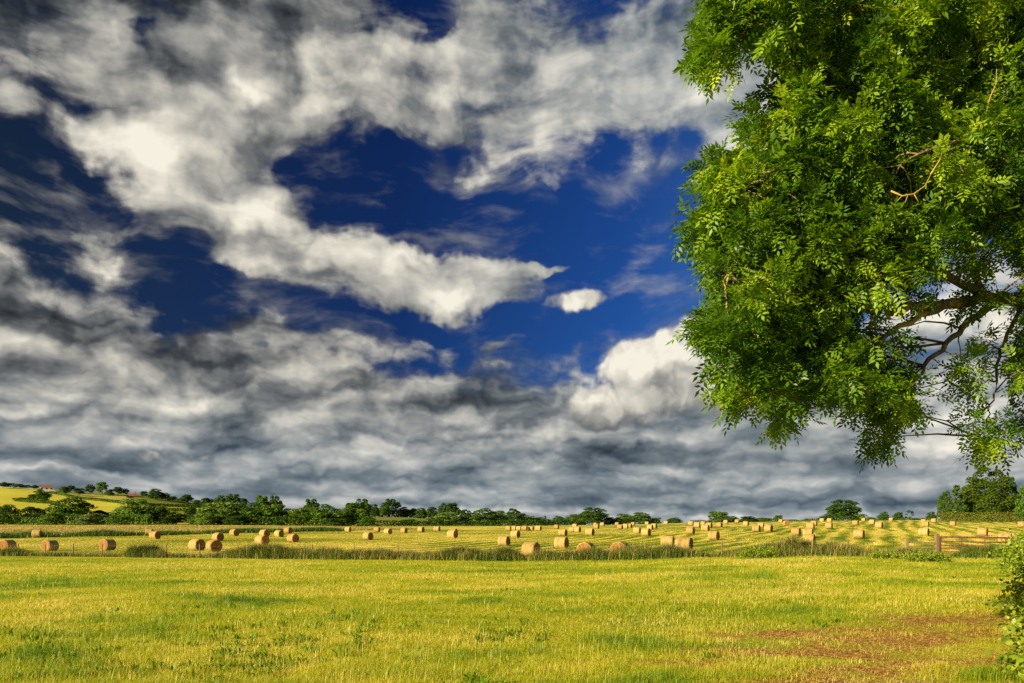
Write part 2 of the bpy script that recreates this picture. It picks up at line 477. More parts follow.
_fu = np.array([-1.2, -.64, -.58, -.3, 0, .14, .26, .40, .50, .64, 1.2]); _fy = np.array([80, 73.5, 72, 66.5, 61, 58, 55, 51.5, 49, 46, 40.])
def fence_y(u): return np.interp(u, _fu, _fy)
def fence_pt(px):
    u = (px - CX) / F; y = float(fence_y(u)); return u * y, y
def on_ground(px, v, lo=30.0, hi=480.0):
    """where the sight line through a direction first meets the ground"""
    u = (px - CX) / F; ys = np.arange(lo, hi, 0.25)
    zr = CAM_Z + (HY - v) / F * ys
    hit = np.nonzero(ground(u * ys, ys) >= zr)[0]
    y = float(ys[hit[0]]) if len(hit) else None
    return (u * y, y) if y else None

# ------------------------------------------------------------------ ground sheets: meadow, mown hay field, far country
def sheet(name, us, ys_of_u, mats, midx=None):
    """grid in (u, y): x = u * max(y, 30)"""
    U = np.asarray(us); n = len(U)
    rows = [np.asarray(ys_of_u(u)) for u in U]
    m_ = len(rows[0])
    V = []
    for i, u in enumerate(U):
        y = rows[i]; x = u * np.maximum(y, 30.0)
        V.append(np.stack([x, y, ground(x, y)], 1))
    V = np.concatenate(V)
    idx = np.arange(n * m_).reshape(n, m_)
    Q = np.stack([idx[:-1, :-1], idx[1:, :-1], idx[1:, 1:], idx[:-1, 1:]], -1).reshape(-1, 4)
    me = fast_mesh(name, V, quads=Q, mats=mats)
    me.polygons.foreach_set('use_smooth', np.ones(len(me.polygons), dtype=bool))
    if midx is not None:
        c = V[Q].mean(1); me.polygons.foreach_set('material_index', midx(c).astype(np.int32))
    o = mesh_obj(name, me); o['kind'] = 'structure'
    return o

# colour fields shared by the turf and its blades (what grows where)
def turf_masks(q, P):
    px, py, pz = q.sep(P)
    flat = q.xyz(px, py, 0.0)
    big = q.noise(flat, 0.09, 3, 0.55)
    mid = q.noise(flat, 0.55, 3, 0.6)
    return px, py, flat, big, mid

# bare, trodden ground in front of the gate : (x, y, rx, ry, rot)
BARE = [(5.4, 10.2, 2.7, .9, 8), (6.6, 13.2, 2.8, 1.4, 22), (3.4, 9.1, 1.4, .55, 0), (4.1, 11.5, 1.6, .6, -12), (8.4, 15.4, 2.1, 1.2, 35), (4.6, 13.6, 1.5, .6, 20), (2.4, 10.6, .9, .4, 0), (5.0, 8.9, 1.5, .5, -6), (7.4, 11.6, 1.2, .6, 30)]
def bare_np(x, y):
    r = np.zeros_like(x) - .5
    for cx, cy, rx, ry, ro in BARE:
        c, s = math.cos(R(ro)), math.sin(R(ro))
        a = ((x - cx) * c + (y - cy) * s) / rx; b = (-(x - cx) * s + (y - cy) * c) / ry
        r = np.maximum(r, np.clip(1.35 - np.sqrt(a * a + b * b), -.5, 1))
    return r
def bare_nodes(q, px, py, warp):
    acc = None
    for cx, cy, rx, ry, ro in BARE:
        c, s = math.cos(R(ro)), math.sin(R(ro))
        X = q.sub(px, cx); Y = q.sub(py, cy)
        a = q.add(q.mul(X, c / rx), q.mul(Y, s / rx)); b = q.add(q.mul(X, -s / ry), q.mul(Y, c / ry))
        d2 = q.m('SQRT', q.add(q.mul(a, a), q.mul(b, b)))
        e = q.sub(1.25, d2)
        acc = e if acc is None else q.m('MAXIMUM', acc, e)
    return q.map(q.add(acc, q.mul(q.sub(warp, 0.5), 3.0)), 0.0, 0.9)

q, fin = material("meadow_turf")
P = pos(q); px_, py_, fl, big, mid = turf_masks(q, P)
fine = q.noise(fl, 9.0, 4, 0.65)
cg = q.ramp(q.add(q.mul(big, 0.5), q.mul(mid, 0.5)), [(0.3, (0.16, 0.24, 0.006)), (0.5, (0.38, 0.38, 0.012)), (0.7, (0.56, 0.47, 0.03))])
cg = q.mix(q.map(fine, 0.35, 0.7), q.mix(0.25, cg, (0.05, 0.05, 0.01)), cg)
soil = q.ramp(fine, [(0.3, (0.08, 0.032, 0.010)), (0.5, (0.30, 0.15, 0.028)), (0.7, (0.52, 0.34, 0.075))])
bm = bare_nodes(q, px_, py_, q.noise(fl, 0.9, 4, 0.6))
M_turf = fin(bsdf(q, q.mix(bm, cg, soil), 0.95, 0.05, fine, 0.6, 0.08))

q, fin = material("mown_hay_stubble")
P = pos(q); x_, y_, _z = q.sep(P); fl = q.xyz(x_, y_, 0.0)
rd = R(65)
wob = q.mul(q.sub(q.noise(fl, 0.05, 2, 0.5), 0.5), 5.0)
across = q.add(q.mul(x_, -math.sin(rd)), q.mul(y_, math.cos(rd)), wob)
along = q.add(q.mul(x_, math.cos(rd)), q.mul(y_, math.sin(rd)))
st = q.m('SINE', q.mul(across, 2 * math.pi / 3.1))
rv = q.xyz(q.mul(along, 0.35), q.mul(across, 1.6), 0.0)
rown = q.noise(rv, 0.6, 4, 0.6)
spk = q.noise(q.xyz(q.mul(along, 1.0), q.mul(across, 1.6), 0.0), 2.2, 4, 0.7)
patch = q.noise(fl, 0.035, 3, 0.55)
f_ = q.add(q.mul(st, 0.26), q.mul(q.sub(rown, 0.5), 0.9), q.mul(q.sub(spk, 0.5), 0.9), q.mul(q.sub(patch, 0.5), 1.5), 0.47)
hc = q.ramp(f_, [(0.12, (0.10, 0.15, 0.008)), (0.36, (0.23, 0.26, 0.010)), (0.58, (0.50, 0.42, 0.03)), (0.80, (0.74, 0.58, 0.11))])
M_stub = fin(bsdf(q, hc, 0.9, 0.1, q.add(spk, q.mul(st, 0.4)), 0.8, 0.10))

def plain_field(name, c1, c2, sc=0.05):
    q, fin = material(name)
    fl = pos(q)
    n1 = q.noise(fl, sc, 4, 0.6); n2 = q.noise(fl, sc * 12, 3, 0.6)
    return fin(bsdf(q, q.ramp(q.add(q.mul(n1, 0.6), q.mul(n2, 0.4)), [(0.35, c1), (0.65, c2)]), 0.95, 0.05))
M_ripe = plain_field("ripe_crop", (0.36, 0.33, 0.03), (0.48, 0.43, 0.05), 0.02)
M_past = plain_field("hill_pasture", (0.12, 0.15, 0.015), (0.22, 0.22, 0.03), 0.03)
M_dry = plain_field("dry_hill_grass", (0.26, 0.24, 0.04), (0.38, 0.33, 0.07), 0.04)
M_rough = plain_field("rough_field_margin", (0.20, 0.16, 0.03), (0.46, 0.34, 0.07), 0.08)

us = np.concatenate([np.linspace(-6, -1.0, 12)[:-1], np.linspace(-1.0, 1.0, 161), np.linspace(1.0, 6, 12)[1:]])
sheet("meadow", us, lambda u: np.concatenate([[-60, -20], np.linspace(-6, 1, 60) * 0 + np.linspace(-10, fence_y(u), 60)]), M_turf)
sheet("hay_field", us, lambda u: fence_y(u) + (380 - fence_y(u)) * np.linspace(0, 1, 130) ** 1.4, M_stub)
def far_idx(c):
    u = c[:, 0] / c[:, 1]; px = CX + F * u; v = HY - F * (c[:, 2] - CAM_Z) / c[:, 1]; y = c[:, 1]
    i = np.ones(len(c)) * 1
    e = 497.5 + (px - 78) * .10
    i[(px < 56) & (y > 430)] = 0
    i[(px >= 56) & (px < 128) & (v > e) & (y > 430)] = 0
    i[(px >= 56) & (px < 128) & (v <= e) & (v > 493 + (px - 60) * .05) & (y > 430)] = 2
    i[(px >= 128) & (px < 215) & (v > 506.3 + (px - 138) * .03) & (v < 509.3 + (px - 138) * .03) & (y > 430)] = 0
    i[(px >= 150) & (px < 225) & (y < 470)] = 2
    i[y > 1300] = 1
    return i
us2 = np.concatenate([us[:11], np.linspace(-1.0, -.05, 460)[:-1], np.linspace(-.05, 1.0, 60), us[-11:]])
sheet("far_country", us2, lambda u: np.concatenate([np.linspace(380, 900, 240), 900 + 8100 * np.linspace(0, 1, 50)[1:] ** 2]), [M_ripe, M_past, M_dry], far_idx)

# ------------------------------------------------------------------ round hay bales
def hay_mats():
    q, fin = material("hay_bale_side")
    tc = q.n('ShaderNodeTexCoord').outputs['Object']; x, y, z = q.sep(tc)
    ang = q.m('ARCTAN2', y, z)
    strands = q.noise(q.xyz(q.mul(x, 9.0), q.mul(ang, 1.2), 0.0), 4.0, 5, 0.7)      # straw lies round the roll
    lumps = q.noise(tc, 3.0, 4, 0.6)
    oi = q.n('ShaderNodeObjectInfo').outputs['Random']
    f = q.add(q.mul(strands, 0.65), q.mul(lumps, 0.35), q.mul(q.sub(oi, 0.5), 0.10))
    col = q.ramp(f, [(0.30, (0.14, 0.08, 0.022)), (0.46, (0.33, 0.22, 0.065)), (0.60, (0.45, 0.33, 0.11)), (0.78, (0.60, 0.47, 0.21))])
    side = fin(bsdf(q, col, 0.85, 0.15, f, 0.9, 0.06))
    q, fin = material("hay_bale_end")
    tc = q.n('ShaderNodeTexCoord').outputs['Object']; x, y, z = q.sep(tc)
    rad = q.m('SQRT', q.add(q.mul(y, y), q.mul(z, z))); ang = q.m('ARCTAN2', y, z)
    wob = q.noise(tc, 4.0, 4, 0.6)
    spiral = q.m('SINE', q.add(q.mul(rad, 58.0), ang, q.mul(wob, 9.0)))
    ch = q.noise(tc, 13.0, 5, 0.7)
    f = q.add(q.mul(spiral, 0.09), q.mul(ch, 0.8), q.mul(wob, 0.2), -0.02)
    col = q.ramp(f, [(0.28, (0.08, 0.035, 0.012)), (0.45, (0.28, 0.13, 0.035)), (0.62, (0.46, 0.25, 0.07)), (0.80, (0.66, 0.44, 0.16))])
    end = fin(bsdf(q, col, 0.9, 0.1, f, 1.0, 0.10))
    return side, end
M_side, M_end = hay_mats()

def bale_mesh(seed, strands=0):
    r = np.random.default_rng(seed)
    NA, Rr, L = 40, 0.66, 1.26
    prof = [(-L/2 + .05, 0.0), (-L/2 + .02, .18), (-L/2 + .035, .36), (-L/2 + .01, .52), (-L/2 + .02, .60), (-L/2 + .05, .645), (-L/2 + .11, .665),
            (-.40, .672), (-.2, .668), (0, .672), (.2, .668), (.40, .672), (L/2 - .11, .665), (L/2 - .05, .645), (L/2 - .02, .60), (L/2 - .01, .52), (L/2 - .035, .36), (L/2 - .02, .18), (L/2 - .05, 0.0)]
    V, Q, mi = [], [], []
    sag = r.uniform(0.03, 0.06)
    ph = r.uniform(0, 6.28, 4)
    for i, (x, rr) in enumerate(prof):
        for k in range(NA):
            a = 2 * math.pi * k / NA
            e = 1 + 0.012 * math.sin(3 * a + ph[0] + x * 2) + 0.010 * math.sin(7 * a + ph[1] - x * 5) + r.normal(0, 0.006)
            y, z = math.sin(a) * rr * e * (1 + sag * 0.7), math.cos(a) * rr * e * (1 - sag * 0.5)
            z = max(z, -0.66 * (1 - sag))
            V.append((x + r.normal(0, 0.008) * (1 if rr < .64 else .3), y, z + 0.66 * (1 - sag) - 0.02))
        if i:
            o = (i - 1) * NA
            for k in range(NA):
                Q.append((o + k, o + NA + k, o + NA + (k + 1) % NA, o + (k + 1) % NA))
                mi.append(1 if min(prof[i][1], prof[i - 1][1]) < 0.60 - 1e-6 else 0)
    # loose straws standing off the roll
    for s in range(strands):
        x = r.uniform(-L / 2, L / 2); a = r.uniform(0, 6.28)
        if r.random() < 0.45:
            x = (1 if r.random() < .5 else -1) * L / 2; rr = .64 * math.sqrt(r.random()); n_ = np.array([np.sign(x), 0, 0])
        else:
            rr = .665; n_ = np.array([0, math.sin(a), math.cos(a)])
        p = np.array([x, math.sin(a) * rr, math.cos(a) * rr + 0.66 * (1 - sag) - 0.02])
        t = r.normal(0, 1, 3); t -= n_ * t.dot(n_); t /= np.linalg.norm(t)
        ln = r.uniform(.05, .16); w = np.cross(t, n_) * 0.004
        tip = p + t * ln + n_ * r.uniform(0.01, 0.07)
        b = len(V); V += [tuple(p - w - n_ * .01), tuple(p + w - n_ * .01), tuple(tip)]; Q.append((b, b + 1, b + 2)); mi.append(0)
    o = link_mesh("hay_bale", V, Q, [M_side, M_end], smooth=True, mat_idx=mi)
    return o

# (pixel column of the middle, pixel row of the foot, angle between the roll and the view, label)
# positive angle: the right end is turned this way; negative: the left end
BALES = [
 (7, 551.5, -50, "round hay bale cut by the left picture edge beside weeds at the fence"),
 (37, 537.6, 20, "small round hay bale alone in front of the ditch on the far left"),
 (50, 551, -42, "round hay bale behind the fence, left end lit, second from the left edge"),
 (107.5, 550.5, -42, "round hay bale with lit ragged left end, behind a fence post, alone"),
 (149.5, 535.5, 20, "small far round bale half hidden behind its twin at the left ditch"),
 (155, 539, 42, "small round bale in front of its twin near the left ditch"),
 (197, 550.5, 52, "round hay bale on the left of the close touching pair at the left fence"),
 (214, 551.8, 66, "round hay bale with broad dark end, right one of the close left pair"),
 (218, 541, 52, "hay bale standing right behind the close pair at the left fence"),
 (234.5, 536, 52, "small far bale beside the ditch, right of the close left pair"),
 (262, 545.5, 46, "nearest round bale of the cluster of five left of centre, dark end right"),
 (264.5, 537, 50, "round bale directly behind the nearest one of the cluster of five"),
 (279, 537, 46, "middle back bale of the cluster of five left of centre"),
 (288, 533.5, 35, "farthest small bale of the cluster of five left of centre"),
 (293, 542.5, 48, "round bale at the right front of the cluster of five, dark shaded end"),
 (348, 532, 25, "pale small bale in front of the trees left of the green hillside patch"),
 (368, 540, 42, "round bale alone in the green strip left of centre, nearest below the hillside patch"),
 (377, 532.2, 20, "tiny far bale, leftmost below the green hillside patch"),
 (388, 534.3, 42, "bright bale below the left part of the green hillside patch"),
 (404, 533.2, 30, "far bale in front of the small dark bush below the hillside patch"),
 (421, 532.2, 28, "far bale right of the small dark bush below the hillside patch"),
 (437, 531.6, 20, "tiny far bale in front of the grey green willow"),
 (454, 534.3, 30, "bale hidden behind another one so that the two look stacked"),
 (452.5, 538.2, 34, "front bale of the two that overlap and look stacked near the centre"),
 (508.5, 530.9, 14, "leftmost of the row of six far bales before the dark trees"),
 (514, 530.6, 20, "second from the left in the row of six far bales"),
 (519, 530.6, 18, "third from the left in the row of six far bales"),
 (524.5, 530.8, 16, "fourth from the left in the row of six far bales"),
 (531, 530.7, 16, "fifth from the left in the row of six far bales"),
 (538.5, 530.8, 22, "rightmost of the row of six far bales, dark end right"),
 (515.5, 537.7, 28, "round bale below the row of six far bales, shadow on its right"),
 (504, 546.2, 24, "round bale at mid distance left of the large central one"),
 (531, 557, 28, "large pale golden bale near the fence at the centre, dark right end"),
 (556.5, 529, 18, "tiny bale alone far right of the row of six"),
 (563, 536, 22, "round bale at mid distance above the one with a dark right edge"),
 (561.5, 548.5, 22, "round bale between the large central one and the bale seen end on"),
 (572, 532.2, 16, "left one of two touching far bales behind the central pair"),
 (577.5, 532.3, 24, "right one of two touching far bales with a dark end"),
 (575, 528, 18, "tiny bale showing over the top of two touching far bales"),
 (590, 535.6, 22, "round bale alone to the right of two touching far bales"),
 (595.3, 526, 14, "tiny upper bale of two, one behind another, under the dark domed tree"),
 (596.5, 528.8, 20, "tiny lower bale of two, one behind another, under the dark domed tree"),
 (602.3, 526.2, 14, "tiny bale under the right edge of the dark domed tree"),
 (617, 525.8, 14, "tiny pale bale under the twin domed trees, leftmost there"),
 (620.2, 529.2, 20, "leftmost of three close far bales under the twin domed trees"),
 (625.5, 528.7, 14, "middle of three close far bales under the twin domed trees"),
 (629.5, 527.9, 20, "right one of three close far bales under the twin domed trees"),
 (633, 525.6, 14, "tiny pale bale behind the right one of three close far bales"),
 (637, 533.4, 16, "left and rear bale of a touching pair right of centre in the mid field"),
 (646, 536, 24, "right and nearer bale of a touching pair right of centre, dark end"),
 (650, 530, 18, "small bale above the touching pair right of centre"),
 (654, 528.6, 18, "small bale just behind another, upper right of the touching pair"),
 (647, 525, 12, "tiny bale on the skyline before the end of the twin trees"),
 (666, 524.7, 12, "tiny bale on the skyline beside a low round bush"),
 (586, 557.3, -72, "large ragged bale seen end on, straw face towards the fence"),
 (620.5, 557.8, -70, "large end on bale half sunk behind tall weeds at the fence"),
 (667.5, 548.0, 8, "rear left bale of the large touching pair right of centre"),
 (684, 552, 16, "front right bale of the large touching pair right of centre"),
 (691, 525.6, 16, "leftmost bale of the loose skyline group left of the bushy tree"),
 (697, 527.9, 10, "small bale just below the leftmost skyline bale of the loose group"),
 (703.5, 525.6, 24, "bright skyline bale in the middle of the loose group"),
 (709, 528, 20, "small bale at the right of the loose group under the bushy tree"),
 (705.5, 531, 18, "small bale nearest of the loose group under the bushy tree"),
 (719.3, 527.6, 18, "small bale below the bushy tree on the skyline"),
 (725.8, 523.9, 12, "tiny skyline bale against the foot of the bushy tree"),
 (737, 523.2, 12, "tiny pale skyline bale right of the bushy tree"),
 (746, 526, 18, "small skyline bale under the low wide thicket"),
 (690.5, 534.4, 18, "round bale at mid distance behind the large touching pair"),
 (714, 540.2, 22, "round bale alone right of centre with a long shadow to the right"),
 (756.5, 531.9, 16, "left front bale of the close trio below the low wide thicket"),
 (761, 528, 12, "rear bale of the close trio below the low wide thicket"),
 (768.5, 531.7, 22, "right bale of the close trio below the low wide thicket"),
 (780.8, 523, 10, "tiny bale on the skyline by the small round tree"),
 (786, 525.5, 70, "narrow upright looking bale seen end on near the skyline"),
 (796, 535.8, 14, "round bright bale behind the large one on the right side"),
 (809, 545.3, 10, "large bright bale of the right half with another right behind it"),
 (808, 537.4, 8, "bale peeping over the large bright bale on the right half"),
 (810.5, 529.6, 10, "small bale above the large bright bale on the right half"),
 (814, 526.2, 12, "small bale behind and right of another below the left skyline pair"),
 (822, 522.2, 12, "left one of two skyline bales by the big domed tree"),
 (829.5, 522.4, 12, "right one of two skyline bales at the foot of the big domed tree"),
 (829, 528.9, 12, "small bale below the big domed tree"),
 (855.5, 525.4, 14, "small bale under the right edge of the big domed tree"),
 (859, 538.4, 12, "round bright bale alone at mid distance below the big domed tree"),
 (863.5, 521.2, 10, "tiny skyline bale right of the big domed tree"),
 (872, 524.6, 12, "small flat looking bale beneath the far round tree"),
 (879, 528.2, 14, "small bale nearest under the far round tree"),
 (891, 521.2, 10, "tiny skyline bale between the far trees"),
 (924, 536, 14, "round bright bale above the wooden gatepost"),
 (925.5, 527, 8, "small bale directly above the bright one near the gatepost"),
 (923.5, 523.4, 8, "tiny bale farthest of the three in line above the gatepost"),
 (933.8, 522.6, 12, "tiny bale on the skyline at the left end of the trimmed hedge"),
 (953, 526.2, 12, "small bale in front of the trimmed hedge"),
 (982.5, 536.3, 10, "round bright bale beyond the rusty gate"),
 (1005, 543.5, 6, "pale sunlit bale seen through the right part of the rusty gate"),
 (1021, 527.5, 6, "small bale at the right picture edge below the hedge"),
]
_protos = [bale_mesh(1, 500), bale_mesh(2, 500), bale_mesh(3), bale_mesh(4)]
_used = set()
for i, (bpx, bv, th, lab) in enumerate(BALES):
    p = on_ground(bpx, bv, 56.0, 420.0)
    if p is None:
        for dv in (0.4, 0.8, 1.2, 1.8, 2.6, 3.5):
            p = on_ground(bpx, bv + dv, 56.0, 420.0)
            if p: break
    x, y = p
    near = y < 130
    k = (0 if i % 2 else 1) if near else (2 if i % 2 else 3)
    if k in _used:
        o = _protos[k].copy(); COL.objects.link(o)
    else:
        o = _protos[k]; _used.add(k)
    dia = random.uniform(0.96, 1.05)
    al = math.atan2(x, y)
    o.location = (x, y, gz(x, y) - 0.02)
    # mesh axis is X ; a copy turned end for end keeps the repeats from matching
    o.rotation_euler = (0, 0, -al - R(th) + (math.pi if random.random() < 0.5 else 0))
    o.scale = (dia * random.uniform(.95, 1.05), dia, dia)
    tag(o, lab, "hay bale", "round hay bales on the mown field")
for k, pr in enumerate(_protos):
    if k not in _used: bpy.data.objects.remove(pr)

# ------------------------------------------------------------------ smooth value noise for scattering
def vnoise(x, y, s, seed=0):
    x = x / s + 17.3 * seed + 500; y = y / s + 9.1 * seed + 500
    xi = np.floor(x).astype(np.int64); yi = np.floor(y).astype(np.int64); fx = x - xi; fy = y - yi
    fx = fx * fx * (3 - 2 * fx); fy = fy * fy * (3 - 2 * fy)
    def h(a, b):
        n = (a * 374761393 + b * 668265263 + seed * 1442695041) & 0x7fffffff
        n = (n ^ (n >> 13)) * 1274126177 & 0x7fffffff
        return ((n ^ (n >> 16)) & 0xffff) / 65535.0
    return (h(xi, yi) * (1 - fx) + h(xi + 1, yi) * fx) * (1 - fy) + (h(xi, yi + 1) * (1 - fx) + h(xi + 1, yi + 1) * fx) * fy
def fnoise(x, y, s, seed=0): return vnoise(x, y, s, seed) * .55 + vnoise(x, y, s * .47, seed + 1) * .3 + vnoise(x, y, s * .21, seed + 2) * .15

def blade_mesh(name, x, y, h, w, lean, mats, attrs, bend=True, z0=-0.01):
    """one bent blade per root; 5 points each (or 3 when bend is off)"""
    n = len(x); a = rng.uniform(0, 2 * np.pi, n); fa = a + rng.uniform(1.1, 2.0, n)
    z = ground(x, y) + z0
    wx, wy = np.cos(a) * w / 2, np.sin(a) * w / 2
    lx, ly = np.cos(fa) * lean * h, np.sin(fa) * lean * h
    if bend:
        co = np.empty((n, 5, 3))
        co[:, 0] = np.stack([x - wx, y - wy, z], 1); co[:, 1] = np.stack([x + wx, y + wy, z], 1)
        mx, my, mz = x + lx * .32, y + ly * .32, z + h * .58
        co[:, 2] = np.stack([mx + wx * .8, my + wy * .8, mz], 1); co[:, 3] = np.stack([mx - wx * .8, my - wy * .8, mz], 1)
        co[:, 4] = np.stack([x + lx, y + ly, z + h * np.sqrt(np.clip(1 - (lean * .75) ** 2, .1, 1))], 1)
        b = np.arange(n)[:, None] * 5
        return fast_mesh(name, co.reshape(-1, 3), tris=b + np.array([3, 2, 4]), quads=b + np.array([0, 1, 2, 3]), mats=mats, attrs={k: np.repeat(v, 5) for k, v in attrs.items()})
    co = np.empty((n, 3, 3))
    co[:, 0] = np.stack([x - wx, y - wy, z], 1); co[:, 1] = np.stack([x + wx, y + wy, z], 1)
    co[:, 2] = np.stack([x + lx, y + ly, z + h * np.sqrt(np.clip(1 - (lean * .75) ** 2, .1, 1))], 1)
    b = np.arange(n)[:, None] * 3
    return fast_mesh(name, co.reshape(-1, 3), tris=b + np.array([0, 1, 2]), mats=mats, attrs={k: np.repeat(v, 3) for k, v in attrs.items()})

def grass_mat(name, stops, trans=0.4, gloss=0.03):
    q, fin = material(name)
    c = q.ramp(attr(q, "dry"), stops)
    return fin(leafy(q, c, trans, gloss))
M_grass = grass_mat("meadow_grass_blades", [(0.0, (0.07, 0.17, 0.003)), (0.28, (0.20, 0.32, 0.006)), (0.5, (0.40, 0.44, 0.012)), (0.72, (0.60, 0.54, 0.03)), (1.0, (0.76, 0.62, 0.14))], .5)
M_straw = grass_mat("bleached_grass_litter", [(0.0, (0.18, 0.085, 0.02)), (0.5, (0.42, 0.27, 0.06)), (1.0, (0.64, 0.50, 0.17))], 0.2, 0.0)
M_weed = grass_mat("rank_fence_weeds", [(0.0, (0.02, 0.055, 0.004)), (0.35, (0.065, 0.13, 0.009)), (0.6, (0.20, 0.22, 0.02)), (0.8, (0.42, 0.30, 0.07)), (1.0, (0.62, 0.44, 0.16))], 0.3, 0.02)

# ------------------------------------------------------------------ meadow grass: denser close by
def view_scatter(n, v0, v1, umax):
    """roots with an even spread over what the eye sees of flat ground"""
    v = rng.uniform(v0, v1, n)
    y = F * 1.9 / (v - HY)
    u = rng.uniform(-umax, umax, n)
    return u * y, y
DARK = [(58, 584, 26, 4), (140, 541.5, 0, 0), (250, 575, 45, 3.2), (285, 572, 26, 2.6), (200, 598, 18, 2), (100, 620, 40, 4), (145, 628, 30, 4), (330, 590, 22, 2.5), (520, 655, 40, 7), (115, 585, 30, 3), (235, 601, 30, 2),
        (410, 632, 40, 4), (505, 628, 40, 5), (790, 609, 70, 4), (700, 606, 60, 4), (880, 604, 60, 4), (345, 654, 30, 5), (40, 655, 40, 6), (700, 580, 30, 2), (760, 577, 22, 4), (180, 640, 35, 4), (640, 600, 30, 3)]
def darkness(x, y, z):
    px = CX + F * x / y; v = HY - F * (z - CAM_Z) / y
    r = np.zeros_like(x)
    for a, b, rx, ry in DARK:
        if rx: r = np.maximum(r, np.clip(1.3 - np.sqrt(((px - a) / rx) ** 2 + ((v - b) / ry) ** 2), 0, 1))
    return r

def meadow_blades(n, v0, v1, bend):
    x, y = view_scatter(n, v0, v1, 0.78)
    y = y + rng.normal(0, 0.02, n) * y
    ok = (y < fence_y(x / y) + 0.5) & (y > 4)
    b = bare_np(x, y)
    nb = fnoise(x, y * 1.6, 1.3, 3)
    bare = np.clip((b + (nb - .5) * 2.6) / .8, 0, 1)
    ok &= rng.random(n) > bare * 0.84
    tuft = .55 * fnoise(x, y, 0.35, 7) + .45 * fnoise(x * .7, y, 1.1, 9); tuft = np.clip((tuft - .5) * 1.7 + .5, 0, 1); big = fnoise(x, y, 9.0, 21); mid = fnoise(x, y, 2.2, 31)
    ok &= rng.random(n) < 0.30 + 1.2 * tuft
    x, y, tuft, big, mid, bare = (k[ok] for k in (x, y, tuft, big, mid, bare)); n = len(x)
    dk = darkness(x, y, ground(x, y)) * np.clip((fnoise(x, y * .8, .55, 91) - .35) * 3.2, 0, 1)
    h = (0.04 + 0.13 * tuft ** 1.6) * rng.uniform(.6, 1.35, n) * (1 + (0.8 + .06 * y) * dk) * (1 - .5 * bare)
    h *= 1 + 0.35 * np.clip((y - 22) / 25, 0, 1)
    rank = np.clip(1.35 - np.sqrt(((x - 5.8) / 1.0) ** 2 + ((y - 9.3) / .9) ** 2), 0, 1) + np.clip(1.35 - np.sqrt(((x - 7.6) / 1.0) ** 2 + ((y - 11.2) / 1.5) ** 2), 0, 1)
    rank = np.clip(rank, 0, 1); h *= 1 + 1.3 * rank; dk = np.maximum(dk, rank)
    w = np.maximum(0.0036, y * 0.00036) * rng.uniform(.7, 1.4, n)
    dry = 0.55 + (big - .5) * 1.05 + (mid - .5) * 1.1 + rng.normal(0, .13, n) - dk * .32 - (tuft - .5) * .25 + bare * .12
    px = CX + F * x / y
    dry += 0.10 * np.clip((px - 500) / 400, -1, 1) * np.clip((y - 15) / 15, 0, 1)
    dry -= 0.10 * np.clip((12 - y) / 5, 0, 1)
    dry += 0.17 * np.clip((560 - px) / 300, 0, 1) * np.clip((y - 22) / 12, 0, 1)
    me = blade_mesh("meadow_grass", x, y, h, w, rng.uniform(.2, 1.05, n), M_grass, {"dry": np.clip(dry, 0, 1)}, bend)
    return me
def stuff(name, me, label, cat):
    o = mesh_obj(name, me); o['kind'] = 'stuff'; o['label'] = label; o['category'] = cat
    return o
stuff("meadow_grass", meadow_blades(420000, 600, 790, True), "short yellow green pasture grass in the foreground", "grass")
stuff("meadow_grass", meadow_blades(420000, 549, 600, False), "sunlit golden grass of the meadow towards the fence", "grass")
# seed heads and taller dead stems standing over the sward
x, y = view_scatter(15000, 556, 780, 0.78)
k = (y < fence_y(x / y)) & (bare_np(x, y) < .15) & (rng.random(len(x)) < np.clip(fnoise(x, y, 3.5, 95) * 2.4 - .75, .04, 1)); x, y = x[k], y[k]
me = blade_mesh("grass_stems", x, y, rng.uniform(.10, .25, len(x)), np.maximum(.0035, y * .00038), rng.uniform(.05, .6, len(x)), M_grass, {"dry": np.clip(rng.normal(.86, .12, len(x)), 0, 1)}, True)
stuff("grass_stems", me, "pale dry seed stems standing above the meadow grass", "grass")
x, y = view_scatter(5000, 560, 780, 0.78)
k = (y < fence_y(x / y)) & (bare_np(x, y) < .3) & (fnoise(x, y, 1.6, 97) > .62); x, y = x[k], y[k]; x = np.repeat(x, 7) + rng.normal(0, .05, len(x) * 7); y = np.repeat(y, 7) + rng.normal(0, .05, len(y) * 7)
me = blade_mesh("broad_leaved_weeds", x, y, rng.uniform(.07, .17, len(x)), rng.uniform(.02, .035, len(x)), rng.uniform(.5, 1.2, len(x)), M_grass, {"dry": np.clip(rng.normal(.2, .12, len(x)), 0, 1)}, True)
stuff("broad_leaved_weeds", me, "low green broad leaved weeds scattered through the meadow", "weeds")
# bleached litter on the trodden ground
x, y = view_scatter(90000, 590, 780, 0.78)
keep = rng.random(len(x)) < np.clip((bare_np(x, y) + (fnoise(x, y * 1.6, 1.3, 3) - .5) * 2.0) * .9, 0.03, 1)
x, y = x[keep], y[keep]
me = blade_mesh("dry_litter", x, y, rng.uniform(.03, .10, len(x)), np.maximum(.005, y * .0005), rng.uniform(.8, 1.25, len(x)), M_straw, {"dry": np.clip(fnoise(x, y, .8, 5) + rng.normal(0, .2, len(x)), 0, 1)}, False, 0.005)
stuff("dry_litter", me, "brown dead grass and straw on the trodden bare patch", "straw")

